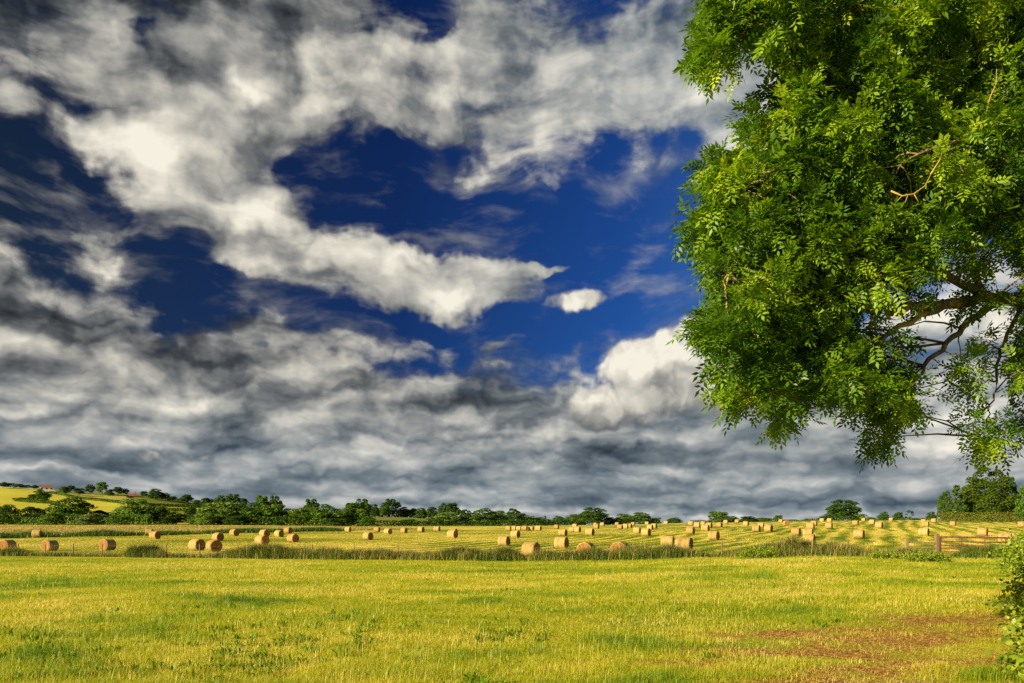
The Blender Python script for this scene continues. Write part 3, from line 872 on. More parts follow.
# ------------------------------------------------------------------ stubble and loose hay on the mown field
n = 300000
v = rng.uniform(530.5, 566, n); u = rng.uniform(-.75, .75, n)
y = np.exp(rng.uniform(math.log(50), math.log(190), n)); x = u * y
ok = y > fence_y(u) + 0.6
x, y = x[ok], y[ok]; n = len(x)
rd = R(65); ac = -x * math.sin(rd) + y * math.cos(rd) + 2.5 * (fnoise(x, y, 20, 41) - .5) * 2
row = 0.5 + 0.5 * np.sin(ac * 2 * np.pi / 3.1)
pt = fnoise(x, y, 16, 43)
dry = 0.22 + row ** 1.6 * .55 + (pt - .5) * .9 + rng.normal(0, .16, n)
M_stbl = grass_mat("stubble_blades", [(0.0, (0.06, 0.12, 0.006)), (0.3, (0.20, 0.25, 0.012)), (0.55, (0.46, 0.40, 0.03)), (0.8, (0.68, 0.53, 0.10)), (1.0, (0.80, 0.64, 0.22))], .35, 0)
h = rng.uniform(.05, .12, n) * (1 + .5 * row)
me = blade_mesh("stubble", x, y, h, np.maximum(.012, y * .0005) * rng.uniform(.7, 1.5, n), rng.uniform(.3, 1.1, n), M_stbl, {"dry": np.clip(dry, 0, 1)}, False)
stuff("stubble", me, "mown stubble and loose hay lying in stripes across the field", "stubble")

# ------------------------------------------------------------------ rank weeds along the fence line
def weed_band():
    n = 330000
    px = rng.uniform(-180, 1200, n); u = (px - CX) / F
    # how tall and thick the growth is along the line (pixel column, height m, amount, share of dead stems)
    K = np.array([(-200, .5, .5, .4), (0, .55, .6, .35), (20, .6, .7, .4), (40, .35, .25, .5), (90, .28, .18, .6), (122, .3, .2, .6), (132, .75, .9, .35), (158, .8, 1, .35), (168, .4, .35, .5), (205, .35, .3, .5), (232, .7, .8, .45), (260, .85, 1, .35),
                  (300, .95, 1, .32), (330, .85, 1, .4), (350, .7, 1, .62), (400, .7, 1, .55), (440, .75, 1, .5), (520, .75, 1, .40), (570, .8, 1, .35), (590, .85, 1, .3), (615, 1.0, 1, .3), (635, .95, 1, .28), (665, .95, 1, .28), (690, .7, .9, .42), (715, .5, .6, .5), (740, .5, .8, .4),
                  (760, .7, 1, .28), (790, .85, 1, .5), (820, .75, .9, .34), (850, .8, 1, .45), (880, .7, 1, .5), (893, .5, .7, .6), (930, .3, .5, .5), (950, .3, .4, .3), (962, .55, .9, .12), (1010, .6, .9, .12), (1024, .3, .3, .3), (1200, .6, .6, .4)])
    H = np.interp(px, K[:, 0], K[:, 1]); A = np.interp(px, K[:, 0], K[:, 2]); D = np.interp(px, K[:, 0], K[:, 3])
    y = fence_y(u) + rng.normal(0, 0.75, n) * (.6 + .5 * A); x = u * y
    cl = fnoise(x, y, 1.3, 61); cl2 = fnoise(x, y, 4.0, 67)
    ok = rng.random(n) < A * np.clip(cl * 2.0 - .25, 0.05, 1) * np.clip(cl2 * 2.6 - .55, .12, 1)
    x, y, H, D, cl, cl2 = (k[ok] for k in (x, y, H, D, cl, cl2)); n = len(x)
    h = H * 1.15 * (0.25 + 1.1 * cl) * (.65 + 1.0 * cl2) * rng.uniform(.45, 1.15, n)
    dead = rng.random(n) < D * .8 * (0.35 + 1.2 * (1 - cl2))
    dry = np.where(dead, rng.normal(.84, .12, n), rng.normal(.30, .16, n) + (.5 - cl) * .3)
    h = np.where(dead, h * 1.12, h)
    w = np.where(dead, .014, .026) * rng.uniform(.6, 1.4, n)
    return blade_mesh("fence_weeds", x, y, h, w, rng.uniform(.1, .95, n), M_weed, {"dry": np.clip(dry, 0, 1)}, True)
stuff("fence_weeds", weed_band(), "tall dark weeds and dead grass stems growing along the fence", "weeds")

# the weedy ditch at the far left end of the hay field, with rough dry grass beyond it
def ditch():
    n = 70000
    px = rng.uniform(-150, 350, n)
    v0 = np.interp(px, [-150, 0, 60, 120, 170, 260, 350], [540, 537, 535.6, 534.4, 533.4, 532, 530.6])
    d0 = np.interp(px, [-150, 0, 120, 260, 350], [128, 138, 152, 178, 200])
    u = (px - CX) / F; y = d0 + rng.normal(0, 1.6, n); x = u * y
    cl = fnoise(x, y, 5.0, 71)
    ok = rng.random(n) < np.clip(cl * 2.4 - .5, .08, 1)
    x, y, cl = x[ok], y[ok], cl[ok]; n = len(x)
    dry = rng.normal(.22, .14, n)
    me1 = blade_mesh("ditch_weeds", x, y, (.5 + 1.0 * cl) * rng.uniform(.4, 1.1, n), .11 * rng.uniform(.6, 1.4, n), rng.uniform(.1, .6, n), M_weed, {"dry": np.clip(dry, 0, 1)}, False)
    stuff("ditch_weeds", me1, "dark weeds in the ditch across the left end of the hay field", "weeds")
    n = 110000
    px = rng.uniform(-150, 420, n); u = (px - CX) / F
    d0 = np.interp(px, [-150, 0, 120, 260, 350, 420], [132, 142, 156, 182, 204, 225]); d1 = 262.0
    y = d0 + (d1 - d0) * rng.random(n) ** 1.3; x = u * y
    dry = rng.normal(.74, .14, n) + (fnoise(x, y, 14, 75) - .5) * .5
    me2 = blade_mesh("rough_grass", x, y, rng.uniform(.25, .6, n), .10 * rng.uniform(.6, 1.5, n), rng.uniform(.1, .6, n), M_weed, {"dry": np.clip(dry, 0, 1)}, False)
    stuff("rough_grass", me2, "tawny uncut grass between the ditch and the trees on the left", "grass")
ditch()

# ------------------------------------------------------------------ wooden fence, gate
def wood(name, dark, light):
    q, fin = material(name)
    tc = q.n('ShaderNodeTexCoord').outputs['Object']; x, y, z = q.sep(tc)
    gr = q.noise(q.xyz(q.mul(x, 22), q.mul(y, 22), q.mul(z, 1.5)), 1.0, 5, 0.65)
    bl = q.noise(tc, 2.3, 4, 0.6)
    return fin(bsdf(q, q.ramp(q.add(q.mul(gr, .6), q.mul(bl, .4)), [(.32, dark), (.68, light)]), .9, .1, gr, .7, .02))
M_post = wood("weathered_post_wood", (.11, .07, .03), (.34, .23, .11))
M_rail = wood("lichen_grey_rail_wood", (.13, .10, .04), (.40, .31, .13))
q, fin = material("rusty_gate_iron")
tc = q.n('ShaderNodeTexCoord').outputs['Object']
rn = q.noise(tc, 6.0, 5, .7)
M_rust = fin(bsdf(q, q.ramp(rn, [(.3, (.04, .017, .012)), (.5, (.13, .05, .028)), (.7, (.22, .095, .055))]), .85, .2, rn, .6, .01))
q, fin = material("galvanised_wire")
M_wire = fin(bsdf(q, (.22, .20, .17), .5, .4))

fence = tag(empty("wire_fence", (*fence_pt(300), gz(*fence_pt(300)))), "long low post and wire fence between the meadow and the mown field", "fence")
f0 = Vector(fence.location)
PX = [-150, -110, -70, -30, 17.5, 45, 73, 102, 134, 166, 200, 238, 274, 312, 354, 398, 458, 496, 553, 608, 645, 722, 784, 812, 848]
tops = []
for i, pxl in enumerate(PX):
    x, y = fence_pt(pxl); z = gz(x, y); h = random.uniform(1.02, 1.2); tx, ty = random.uniform(-.05, .05), random.uniform(-.04, .04)
    w = random.uniform(.045, .06)
    m_ = MB()
    m_.tube([(x, y, z - .25), (x + tx * .5, y + ty * .5, z + h * .5), (x + tx, y + ty, z + h - .03), (x + tx * 1.02, y + ty, z + h)], [w * 1.08, w, w * .96, w * .55], 8)
    m_.V = [(a - f0.x, b - f0.y, c - f0.z) for a, b, c in m_.V]
    m_.build("post", M_post, fence, True)
    tops.append((x + tx, y + ty, z, h))
for hh in (.98, .66, .34):
    m_ = MB()
    for a, b in zip(tops[:-1], tops[1:]):
        pa, pb = Vector((a[0], a[1] - .055, a[2] + hh)), Vector((b[0], b[1] - .055, b[2] + hh))
        mid_ = (pa + pb) / 2 - Vector((0, 0, .035))
        m_.tube([pa - f0, mid_ - f0, pb - f0], [.0035] * 3, 4)
    m_.build("wire", M_wire, fence)

# short rail fence that closes the gap between the wire fence and the gatepost
gx, gy = 937, 51.0
def at(px, y): return ((px - CX) / F * y, y)
GP = at(937, 50.5); RP = at(906.7, 50.2)
zg = gz(*GP); zr = gz(*RP)
rf = tag(empty("rail_fence", (RP[0], RP[1], zr)), "short wooden rail fence with sloping brace beside the gatepost", "fence")
def local(pts, o): return [tuple(Vector(p) - Vector(o)) for p in pts]
def built(m_, name, mat, root, smooth=False):
    o = Vector(root.location); m_.V = [tuple(Vector(v) - o) for v in m_.V]; return m_.build(name, mat, root, smooth)
m_ = MB().box((RP[0], RP[1], zr + .42), (.20, .18, 1.30), .1, .01); built(m_, "post", M_rail, rf)
for hh, j in ((.86, .0), (.55, .02), (.20, -.01)):
    m_ = MB().beam((RP[0] + .11, RP[1] - .02, zr + hh), (GP[0] - .14, GP[1] - .02, zg + hh - .05 + j), .05, .11); built(m_, "rail", M_rail, rf)
L_ = at(892, 51.5)
m_ = MB().beam((L_[0], L_[1], gz(*L_) + .05), (RP[0] - .10, RP[1] + .02, zr + .58), .07, .10); built(m_, "brace", M_rail, rf)

gp = tag(empty("gatepost", (GP[0], GP[1], zg)), "stout square wooden gatepost at the left end of the rusty gate", "gatepost")
m_ = MB().box((GP[0], GP[1], zg + .42), (.21, .21, 1.9), .05, .008).add(*tube([(GP[0], GP[1], zg + 1.37), (GP[0], GP[1], zg + 1.42)], [.16, .04], 4)); built(m_, "post", M_post, gp)
for hh in (.98, .28):
    m_ = MB().box((GP[0] + .16, GP[1] - .02, zg + hh), (.10, .05, .09), 0); built(m_, "latch", M_rust, gp)

GE = at(1013, 49.0); ze = gz(*GE)
gate = tag(empty("field_gate", ((GP[0] + GE[0]) / 2, (GP[1] + GE[1]) / 2, zg)), "rusty brown tubular five bar field gate, closed, grass through its bars", "gate")
A = Vector((GP[0] + .2, GP[1] - .03, zg)); B = Vector((GE[0], GE[1], zg))
def gpt(s, h): p = A.lerp(B, s); return (p.x, p.y, zg + h - .05 * s)
m_ = MB()
m_.tube([gpt(0, .08), gpt(0, 1.20), ], [.052, .052], 8).tube([gpt(1, .08), gpt(1, 1.20)], [.052, .052], 8).tube([gpt(0, 1.20), gpt(1, 1.20)], [.052, .052], 8).tube([gpt(0, .08), gpt(1, .08)], [.048, .048], 8)
built(m_, "frame", M_rust, gate, True)
for hh in (.92, .68, .46, .27):
    m_ = MB().tube([gpt(.004, hh), gpt(.5, hh - .012), gpt(.996, hh)], [.044] * 3, 8); built(m_, "bar", M_rust, gate, True)
for s in (.30, .62):
    m_ = MB().tube([gpt(s, .08), gpt(s, 1.19)], [.036, .036], 6); built(m_, "upright", M_rust, gate, True)
for hh in (.98, .28):
    m_ = MB().box(gpt(1.012, hh), (.12, .03, .05)); built(m_, "hinge", M_rust, gate)
GQ = at(1018, 48.8); zq = gz(*GQ)
hp = tag(empty("hanging_post", (GQ[0], GQ[1], zq)), "wooden post at the right end of the rusty gate, half lost in bramble", "gatepost")
m_ = MB().box((GQ[0], GQ[1], zq + .5), (.2, .2, 1.8), .1, .008); built(m_, "post", M_post, hp)

# ------------------------------------------------------------------ background trees, bushes and hedges
def foliage_mat(name, c_dark, c_mid, c_light, trans=.22):
    q, fin = material(name)
    t = attr(q, "tone"); oi = q.n('ShaderNodeObjectInfo').outputs['Random']
    f = q.add(t, q.mul(q.sub(oi, .5), .34))
    return fin(leafy(q, q.ramp(f, [(0.05, c_dark), (.5, c_mid), (.95, c_light)]), trans, 0.0))
M_fol_dark = foliage_mat("dark_oak_foliage", (.022, .050, .007), (.044, .090, .012), (.084, .138, .020))
M_fol_mid = foliage_mat("hedgerow_foliage", (.036, .076, .009), (.070, .138, .015), (.125, .200, .028))
M_fol_light = foliage_mat("willow_foliage", (.060, .120, .014), (.115, .200, .025), (.19, .28, .045))
M_fol_grey = foliage_mat("grey_willow_foliage", (.07, .10, .03), (.14, .19, .05), (.24, .28, .09))
M_fol_hedge = foliage_mat("clipped_hedge_foliage", (.038, .052, .008), (.082, .098, .012), (.15, .155, .025))
M_fol_beech = foliage_mat("beech_foliage", (.018, .040, .004), (.042, .075, .007), (.090, .125, .012))
q, fin = material("bark")
tc = q.n('ShaderNodeTexCoord').outputs['Object']; bx, by_, bz = q.sep(tc)
bn_ = q.noise(q.xyz(q.mul(bx, 6), q.mul(by_, 6), bz), 2.0, 5, .65)
M_bark = fin(bsdf(q, q.ramp(bn_, [(.3, (.045, .032, .02)), (.7, (.16, .115, .07))]), .95, .05, bn_, .8, .03))

def crown_mesh(seed, kind, n, size, mat):
    """leaf clumps over many lobes; unit width and depth, unit height measured from the ground"""
    r = np.random.default_rng(seed)
    L = []
    def lobe(c, rad, sq=.8): L.append((np.array(c, float), rad, sq))
    if kind == 'oak':
        for k in range(26):
            a = r.uniform(0, 6.28); z = r.uniform(.20, .86); rr = .38 * math.sqrt(max(0.02, 1 - ((z - .46) / .50) ** 2)) * r.uniform(.45, 1.05)
            lobe((math.cos(a) * rr, math.sin(a) * rr, z), r.uniform(.09, .17))
        lobe((0, 0, .5), .30)
    elif kind == 'dome':
        for k in range(52):
            a = r.uniform(0, 6.28); z = r.uniform(.06, .92); rr = .40 * max(0.02, 1 - (max(z - .2, 0) / .80) ** 2) ** .62 * r.uniform(.6, 1.0)
            lobe((math.cos(a) * rr, math.sin(a) * rr, z), r.uniform(.09, .15) * (1.15 - .5 * z))
        lobe((0, 0, .5), .34); lobe((0, 0, .25), .34)
    elif kind == 'bush':
        for k in range(44):
            a = r.uniform(0, 6.28); z = r.uniform(.06, .84); rr = .40 * max(.03, 1 - (max(z - .15, 0) / .84) ** 2) ** .62 * r.uniform(.45, 1.04)
            lobe((math.cos(a) * rr, math.sin(a) * rr, z), r.uniform(.09, .16))
        lobe((0, 0, .42), .34); lobe((0, 0, .2), .34)
    elif kind == 'cone':
        for k in range(34):
            z = r.uniform(.08, .95); a = r.uniform(0, 6.28); rr = .40 * (1 - z) ** .75 * r.uniform(.5, 1.05)
            lobe((math.cos(a) * rr, math.sin(a) * rr, z), .05 + .11 * (1 - z), .7)
        lobe((0, 0, .35), .22)
    elif kind == 'sparse':
        for k in range(9):
            a = r.uniform(0, 6.28); z = r.uniform(.45, .92); rr = r.uniform(.1, .36)
            lobe((math.cos(a) * rr, math.sin(a) * rr, z), r.uniform(.08, .15), .6)
    ws = np.array([l[1] ** 2 for l in L]); ws /= ws.sum()
    k = r.choice(len(L), n, p=ws)
    c = np.array([l[0] for l in L])[k]; rad = np.array([l[1] for l in L])[k]; sq = np.array([l[2] for l in L])[k]
    d = r.normal(0, 1, (n, 3)); d /= np.linalg.norm(d, axis=1, keepdims=True); d[:, 2] = np.where(d[:, 2] < -.35, -d[:, 2], d[:, 2])
    p = c + d * (rad * r.uniform(.72, 1.08, n))[:, None] * np.stack([np.ones(n), np.ones(n), sq], 1)
    p[:, 2] = np.maximum(p[:, 2], .015)
    nn = d + r.normal(0, .55, (n, 3)); nn /= np.linalg.norm(nn, axis=1, keepdims=True)
    t1 = np.cross(nn, r.normal(0, 1, (n, 3))); t1 /= np.linalg.norm(t1, axis=1, keepdims=True); t2 = np.cross(nn, t1)
    s = size * r.uniform(.6, 1.4, n)
    co = np.empty((n, 4, 3))
    for j, (a, b) in enumerate(((-1, -.55), (.2, -.8), (1, .5), (-.25, .85))):
        co[:, j] = p + t1 * (a * s * r.uniform(.7, 1.2, n))[:, None] * .5 + t2 * (b * s * r.uniform(.7, 1.2, n))[:, None] * .5
    tone = np.repeat(np.clip(.5 + r.normal(0, .17, n) + np.repeat(r.normal(0, .12, len(L))[:, None], 1, 1)[k, 0], 0, 1), 4)
    b = np.arange(n)[:, None] * 4
    return fast_mesh("crown", co.reshape(-1, 3), quads=b + np.array([0, 1, 2, 3]), mats=mat, attrs={"tone": tone})

def trunk_mesh(seed, h=.5, r0=.03, forks=4):
    r = random.Random(seed); m_ = MB()
    m_.tube([(0, 0, -.05), (0, 0, .0), (.01, 0, h * .4), (.0, .01, h)], [r0 * 1.5, r0 * 1.15, r0 * .85, r0 * .55], 8)
    for k in range(forks):
        a = 6.28 * k / max(forks, 1) + r.uniform(-.4, .4); z0 = h * r.uniform(.55, .95)
        m_.tube([(0, 0, z0), (math.cos(a) * .10, math.sin(a) * .10, z0 + .10), (math.cos(a) * .24, math.sin(a) * .24, z0 + r.uniform(.16, .26))], [r0 * .5, r0 * .34, r0 * .12], 5)
    me = bpy.data.meshes.new("trunk"); me.from_pydata(m_.V, [], m_.Fc); me.materials.append(M_bark)
    me.polygons.foreach_set('use_smooth', np.ones(len(me.polygons), dtype=bool)); me.update()
    return me

CR = {}
for key, kind, seed, n, size, mat in (
    ('oakA', 'oak', 3, 4200, .048, M_fol_dark), ('oakB', 'oak', 4, 4200, .048, M_fol_dark), ('oakC', 'oak', 5, 4200, .048, M_fol_mid), ('oakD', 'oak', 15, 4200, .048, M_fol_dark),
    ('domeA', 'dome', 6, 5600, .044, M_fol_dark), ('domeB', 'dome', 7, 5600, .044, M_fol_mid),
    ('bushA', 'bush', 8, 4600, .048, M_fol_mid), ('bushB', 'bush', 9, 4600, .048, M_fol_light), ('bushC', 'bush', 10, 4600, .048, M_fol_dark), ('bushD', 'bush', 18, 4600, .048, M_fol_mid), ('greyA', 'bush', 11, 4600, .048, M_fol_grey), ('lightB', 'bush', 17, 4600, .048, M_fol_light),
    ('coneA', 'cone', 12, 2400, .055, M_fol_dark), ('sparseA', 'sparse', 13, 700, .060, M_fol_dark), ('beech', 'dome', 14, 15000, .030, M_fol_beech)):
    CR[key] = crown_mesh(seed, kind, n, size, mat)
TR = [trunk_mesh(1), trunk_mesh(2), trunk_mesh(3, .3, .035, 5)]

# (pixel column, pixel row of the top, width in pixels, distance m, crown, label, category)
H_, T_, B_ = "tree", "tree", "bush"
TREES = [
 # crest of the far left hill
 (3, 482, 13, 800, 'oakA', "tree on the hill crest cut by the left picture edge", T_),
 (11, 483, 11, 810, 'oakB', "second tree from the left edge on the hill crest", T_),
 (18, 484, 10, 800, 'oakC', "third tree from the left edge on the hill crest", T_),
 (26, 485, 11, 805, 'oakD', "low hill crest tree two trees left of the white barn", T_),
 (34, 485, 11, 800, 'oakA', "hill crest tree directly left of the white barn", T_),
 (43, 489, 15, 640, 'bushA', "round tree on the yellow hill slope below the white barn", T_),
 (33, 494, 12, 650, 'bushC', "low scrub left of the round tree on the yellow slope", B_),
 (24, 497.5, 12, 660, 'bushC', "lowest scrub at the left end of the slope hedge", B_),
 (64, 487, 12, 740, 'oakC', "bright round tree right of the white barn on the hill", T_),
 (71, 485.5, 10, 780, 'oakB', "dark tree behind the bright round one right of the barn", T_),
 (79, 488.5, 12, 730, 'oakD', "slightly lower tree left of the tall hill group", T_),
 (90, 484.5, 10, 760, 'oakA', "left tree of the tall group on the hill crest", T_),
 (102, 482.5, 14, 755, 'oakC', "tallest tree of the group on the hill crest", T_),
 (109, 489, 9, 750, 'bushC', "low tree under the right side of the tallest hill tree", T_),
 (118, 487, 12, 755, 'oakB', "dark round tree left of the red roofed farmhouse", T_),
 (126, 488.5, 6, 760, 'oakA', "slim tree beside the red roofed farmhouse", T_),
 (129.5, 496, 8, 730, 'bushC', "small bush in front of the red brick farmhouse", B_),
 (144, 491.5, 9, 745, 'oakD', "tree at the right end of the farmhouse", T_),
 (156, 489.5, 17, 740, 'domeA', "broad dark tree right of the farmhouse on the crest", T_),
 (165, 493, 11, 745, 'oakA', "lower shoulder tree right of the broad dark one", T_),
 (172, 496.5, 10, 745, 'oakC', "small tree at the falling end of the hill crest", T_),
 (180, 498, 9, 740, 'bushC', "low bush on the falling hill crest", B_),
 (187, 494.5, 13, 700, 'oakB', "round crest tree standing alone right of the farmhouse", T_),
 (197, 499.5, 10, 690, 'bushC', "low dark tree between two crest trees near the tree belt", T_),
 (206, 498.5, 14, 640, 'oakD', "dark tree just behind the start of the tree belt", T_),
 (214, 499, 8, 640, 'oakB', "narrow dark tree left of the high crest oak", T_),
 (221, 495.5, 12, 620, 'oakA', "high oak rising behind the belt, left of the twin", T_),
 (234, 494, 16, 610, 'oakB', "highest round tree showing behind the left tree belt", T_),
 (244, 499, 9, 600, 'oakD', "small tree behind the belt right of the highest one", T_),
 # belt at the far end of the field
 (3, 505, 34, 292, 'bushA', "dark bushy tree at the left picture edge behind the field", T_),
 (-14, 502, 36, 300, 'oakB', "tree just outside the left picture edge", T_),
 (36, 506.5, 26, 296, 'bushC', "dark tree second from the left at the field end", T_),
 (20, 515, 22, 290, 'bushC', "low dark thicket between the two leftmost belt trees", B_),
 (72, 497, 42, 300, 'bushA', "large bright green tree of the belt at far left", T_),
 (56, 512, 24, 288, 'bushB', "low sunny bush at the foot of the large bright tree", B_),
 (92, 513.5, 36, 288, 'greyA', "pale round willow bush in the belt at far left", B_),
 (103, 510, 24, 306, 'bushC', "dark tree behind the pale willow bush", T_),
 (133, 498.5, 42, 298, 'lightB', "large sunlit tree right of the pale willow bush", T_),
 (122, 515, 26, 286, 'bushB', "low light bush in front of the large sunlit tree", B_),
 (148, 508, 20, 296, 'bushC', "dark bush right of the large sunlit tree", B_),
 (160, 506, 18, 300, 'bushA', "rounded bush left of the gap with dry grass", B_),
 (168, 516, 20, 290, 'bushC', "low bush left of the dry gap in the belt", B_),
 (176, 511.5, 16, 310, 'bushA', "small bush behind the dry gap in the belt", B_),
 (191, 507, 18, 306, 'bushC', "dark round bush above the dry gap in the belt", B_),
 (197, 516, 16, 290, 'bushD', "low bush right of the dry gap in the belt", B_),
 (221, 502, 46, 298, 'lightB', "broad sunlit tree right of the dry gap", T_),
 (205, 513, 22, 288, 'bushB', "sunny bush at the left foot of the broad tree", B_),
 (248, 503, 36, 300, 'bushA', "belt tree above the cluster of bales, mid green", T_),
 (236, 515, 24, 288, 'bushC', "dark low growth under the belt left of centre", B_),
 (263, 497, 14, 330, 'oakC', "left of the twin round heads above the belt", T_),
 (275, 496, 15, 332, 'oakA', "right of the twin round heads above the belt", T_),
 (272, 503.5, 30, 302, 'bushD', "shaded belt tree under the twin round heads", T_),
 (287, 508, 16, 304, 'bushC', "dark low tree right of the twin round heads", T_),
 (299, 508, 24, 300, 'bushB', "lighter tree left of the raised single head in the belt", T_),
 (312, 499, 16, 330, 'oakB', "raised single dark head above the belt left of centre", T_),
 (320, 504.5, 34, 300, 'bushA', "wide belt tree below the raised single head", T_),
 (343, 507, 26, 302, 'bushD', "belt tree with bright crown left of the hillside patch", T_),
 (334, 518, 26, 290, 'bushC', "low dark thicket in front of the belt at the tiny bale", B_),
 (351, 504, 16, 340, 'oakD', "dark tree behind the belt left of the tall oak", T_),
 (362, 499, 18, 345, 'oakA', "tall dark oak left of the green hillside patch", T_),
 (359, 508, 18, 304, 'lightB', "bright rounded tree in front of the tall dark oak", T_),
 (368, 516, 16, 300, 'bushA', "low bush at the left corner of the hillside patch", B_),
 # row behind the green hillside patch
 (374, 505, 14, 640, 'domeA', "dark tree at the left of the row above the hillside patch", T_),
 (383, 506, 12, 640, 'domeB', "low dark tree left of the tall one above the patch", T_),
 (391, 499, 19, 630, 'oakA', "tall oak standing over the green hillside patch", T_),
 (403, 507.5, 14, 640, 'domeA', "dark tree directly right of the tall oak over the patch", T_),
 (412, 508, 13, 640, 'bushC', "dark tree above the middle of the hillside patch", T_),
 (421, 508.5, 14, 635, 'domeA', "dark tree above the right half of the hillside patch", T_),
 (432, 507.5, 13, 630, 'oakD', "dark tree at the right end of the row over the patch", T_),
 (408, 519, 19, 350, 'bushC', "small dark round bush alone on the hillside patch", B_),
 (450, 503, 21, 400, 'oakB', "dark domed oak rising behind the light bush at centre left", T_),
 (430, 516.5, 20, 345, 'greyA', "grey green willow right of the hillside patch", B_),
 (447, 512, 30, 342, 'lightB', "light green broad bush in front of the domed oak", B_),
 (466, 510.5, 16, 350, 'domeA', "dark tree right of the light green broad bush", T_),
 (484, 508.5, 32, 350, 'bushA', "wide mid green tree left of the six far bales", T_),
 (499, 511, 20, 352, 'domeB', "tree filling the gap right of the wide green one", T_),
 (514, 509.5, 19, 350, 'domeA', "dark peaked tree behind the six far bales", T_),
 (526, 513.5, 20, 352, 'bushA', "green rounded tree behind the right of the six bales", T_),
 (538, 517, 15, 356, 'bushC', "low dark tree right of the six far bales", T_),
 (545, 516, 7, 372, 'coneA', "thin pointed tree right of the six far bales", "conifer"),
 (549, 519.5, 9, 360, 'bushC', "low bush between the pointed tree and round bush", B_),
 (559, 516.5, 15, 358, 'domeA', "round dark bush left of the big dark dome", B_),
 (575, 514, 22, 358, 'bushD', "sloping bush leaning on the left of the big dark dome", B_),
 (593, 508.5, 34, 352, 'domeA', "big dark domed tree behind the middle of the field", T_),
 (609, 517, 13, 360, 'bushC', "low bush between the dark dome and the twin trees", B_),
 (624, 514, 22, 362, 'domeB', "left of the twin domed trees on the skyline", T_),
 (640, 512.5, 22, 362, 'domeB', "right of the twin domed trees on the skyline", T_),
 (655, 518.5, 13, 366, 'bushC', "low scrub at the right end of the twin domed trees", B_),
 (674, 518, 16, 380, 'domeA', "low round bush alone on the skyline right of centre", B_),
 # skyline on the right
 (719, 511, 25, 385, 'bushD', "bushy tree on the skyline among the loose group of bales", T_),
 (733, 516, 12, 390, 'bushA', "low right shoulder bush of the skyline bushy tree", B_),
 (749, 516, 20, 385, 'bushC', "left mound of the low wide thicket on the skyline", B_),
 (764, 517.5, 18, 385, 'bushB', "right mound of the low wide thicket on the skyline", B_),
 (778, 515.5, 9, 400, 'oakC', "small round tree alone on the skyline", T_),
 (808, 518.5, 11, 420, 'bushA', "low bush barely over the skyline left of the big dome", B_),
 (843, 501, 38, 372, 'domeA', "big domed tree alone on the right skyline", T_),
 (858, 513.5, 14, 368, 'bushB', "lighter bush at the right foot of the big domed tree", B_),
 (871, 517, 11, 420, 'bushC', "low dark scrub right of the big domed tree", B_),
 (883.5, 512.5, 13, 520, 'domeA', "far round dark tree, leftmost of the three beyond the crest", T_),
 (898, 512, 12, 520, 'oakB', "far flat bottomed tree, middle of the three beyond the crest", T_),
 (909, 511.5, 10, 520, 'sparseA', "far thin open tree, rightmost of the three beyond the crest", T_),
 (919, 518, 14, 420, 'bushC', "low scrub on the crest left of the dark mound", B_),
 (931.5, 512.5, 12, 480, 'domeA', "dark mound shaped tree left of the beech group", T_),
 (988, 470, 58, 300, 'beech', "tall broad beech behind the trimmed hedge on the right", T_),
 (957, 486, 26, 292, 'coneA', "dark pointed conifer left of the tall beech", "conifer"),
 (945, 493, 20, 296, 'domeA', "small dark tree at the left end of the beech group", T_),
 (1010, 478, 30, 310, 'coneA', "dark conifer behind the right side of the tall beech", "conifer"),
 (1030, 483, 30, 240, 'bushD', "tree at the right picture edge beyond the hedge", T_),
]
for i, (tpx, tv, wpx, dist, key, lab, cat) in enumerate(TREES):
    x = (tpx - CX) / F * dist; y = dist; z = gz(x, y)
    top = CAM_Z + (HY - tv) / F * dist
    h = max(top - z, 1.0); w = wpx / F * dist * (1.0 if tpx > 935 else 1.22 if dist < 420 else 1.15); h *= 1.06
    name = {"tree": "broadleaf_tree", "bush": "bush", "conifer": "conifer_tree"}[cat]
    rt = tag(empty(name, (x, y, z - .05)), lab, cat, "trees and bushes round the field" )
    rt.rotation_euler = (0, 0, random.uniform(0, 6.28))
    c = mesh_obj("crown", CR[key], rt); c.scale = (w, w, h * 1.03)
    t = mesh_obj("trunk", TR[2 if cat == "bush" else i % 2], rt); t.scale = (h, h, h)

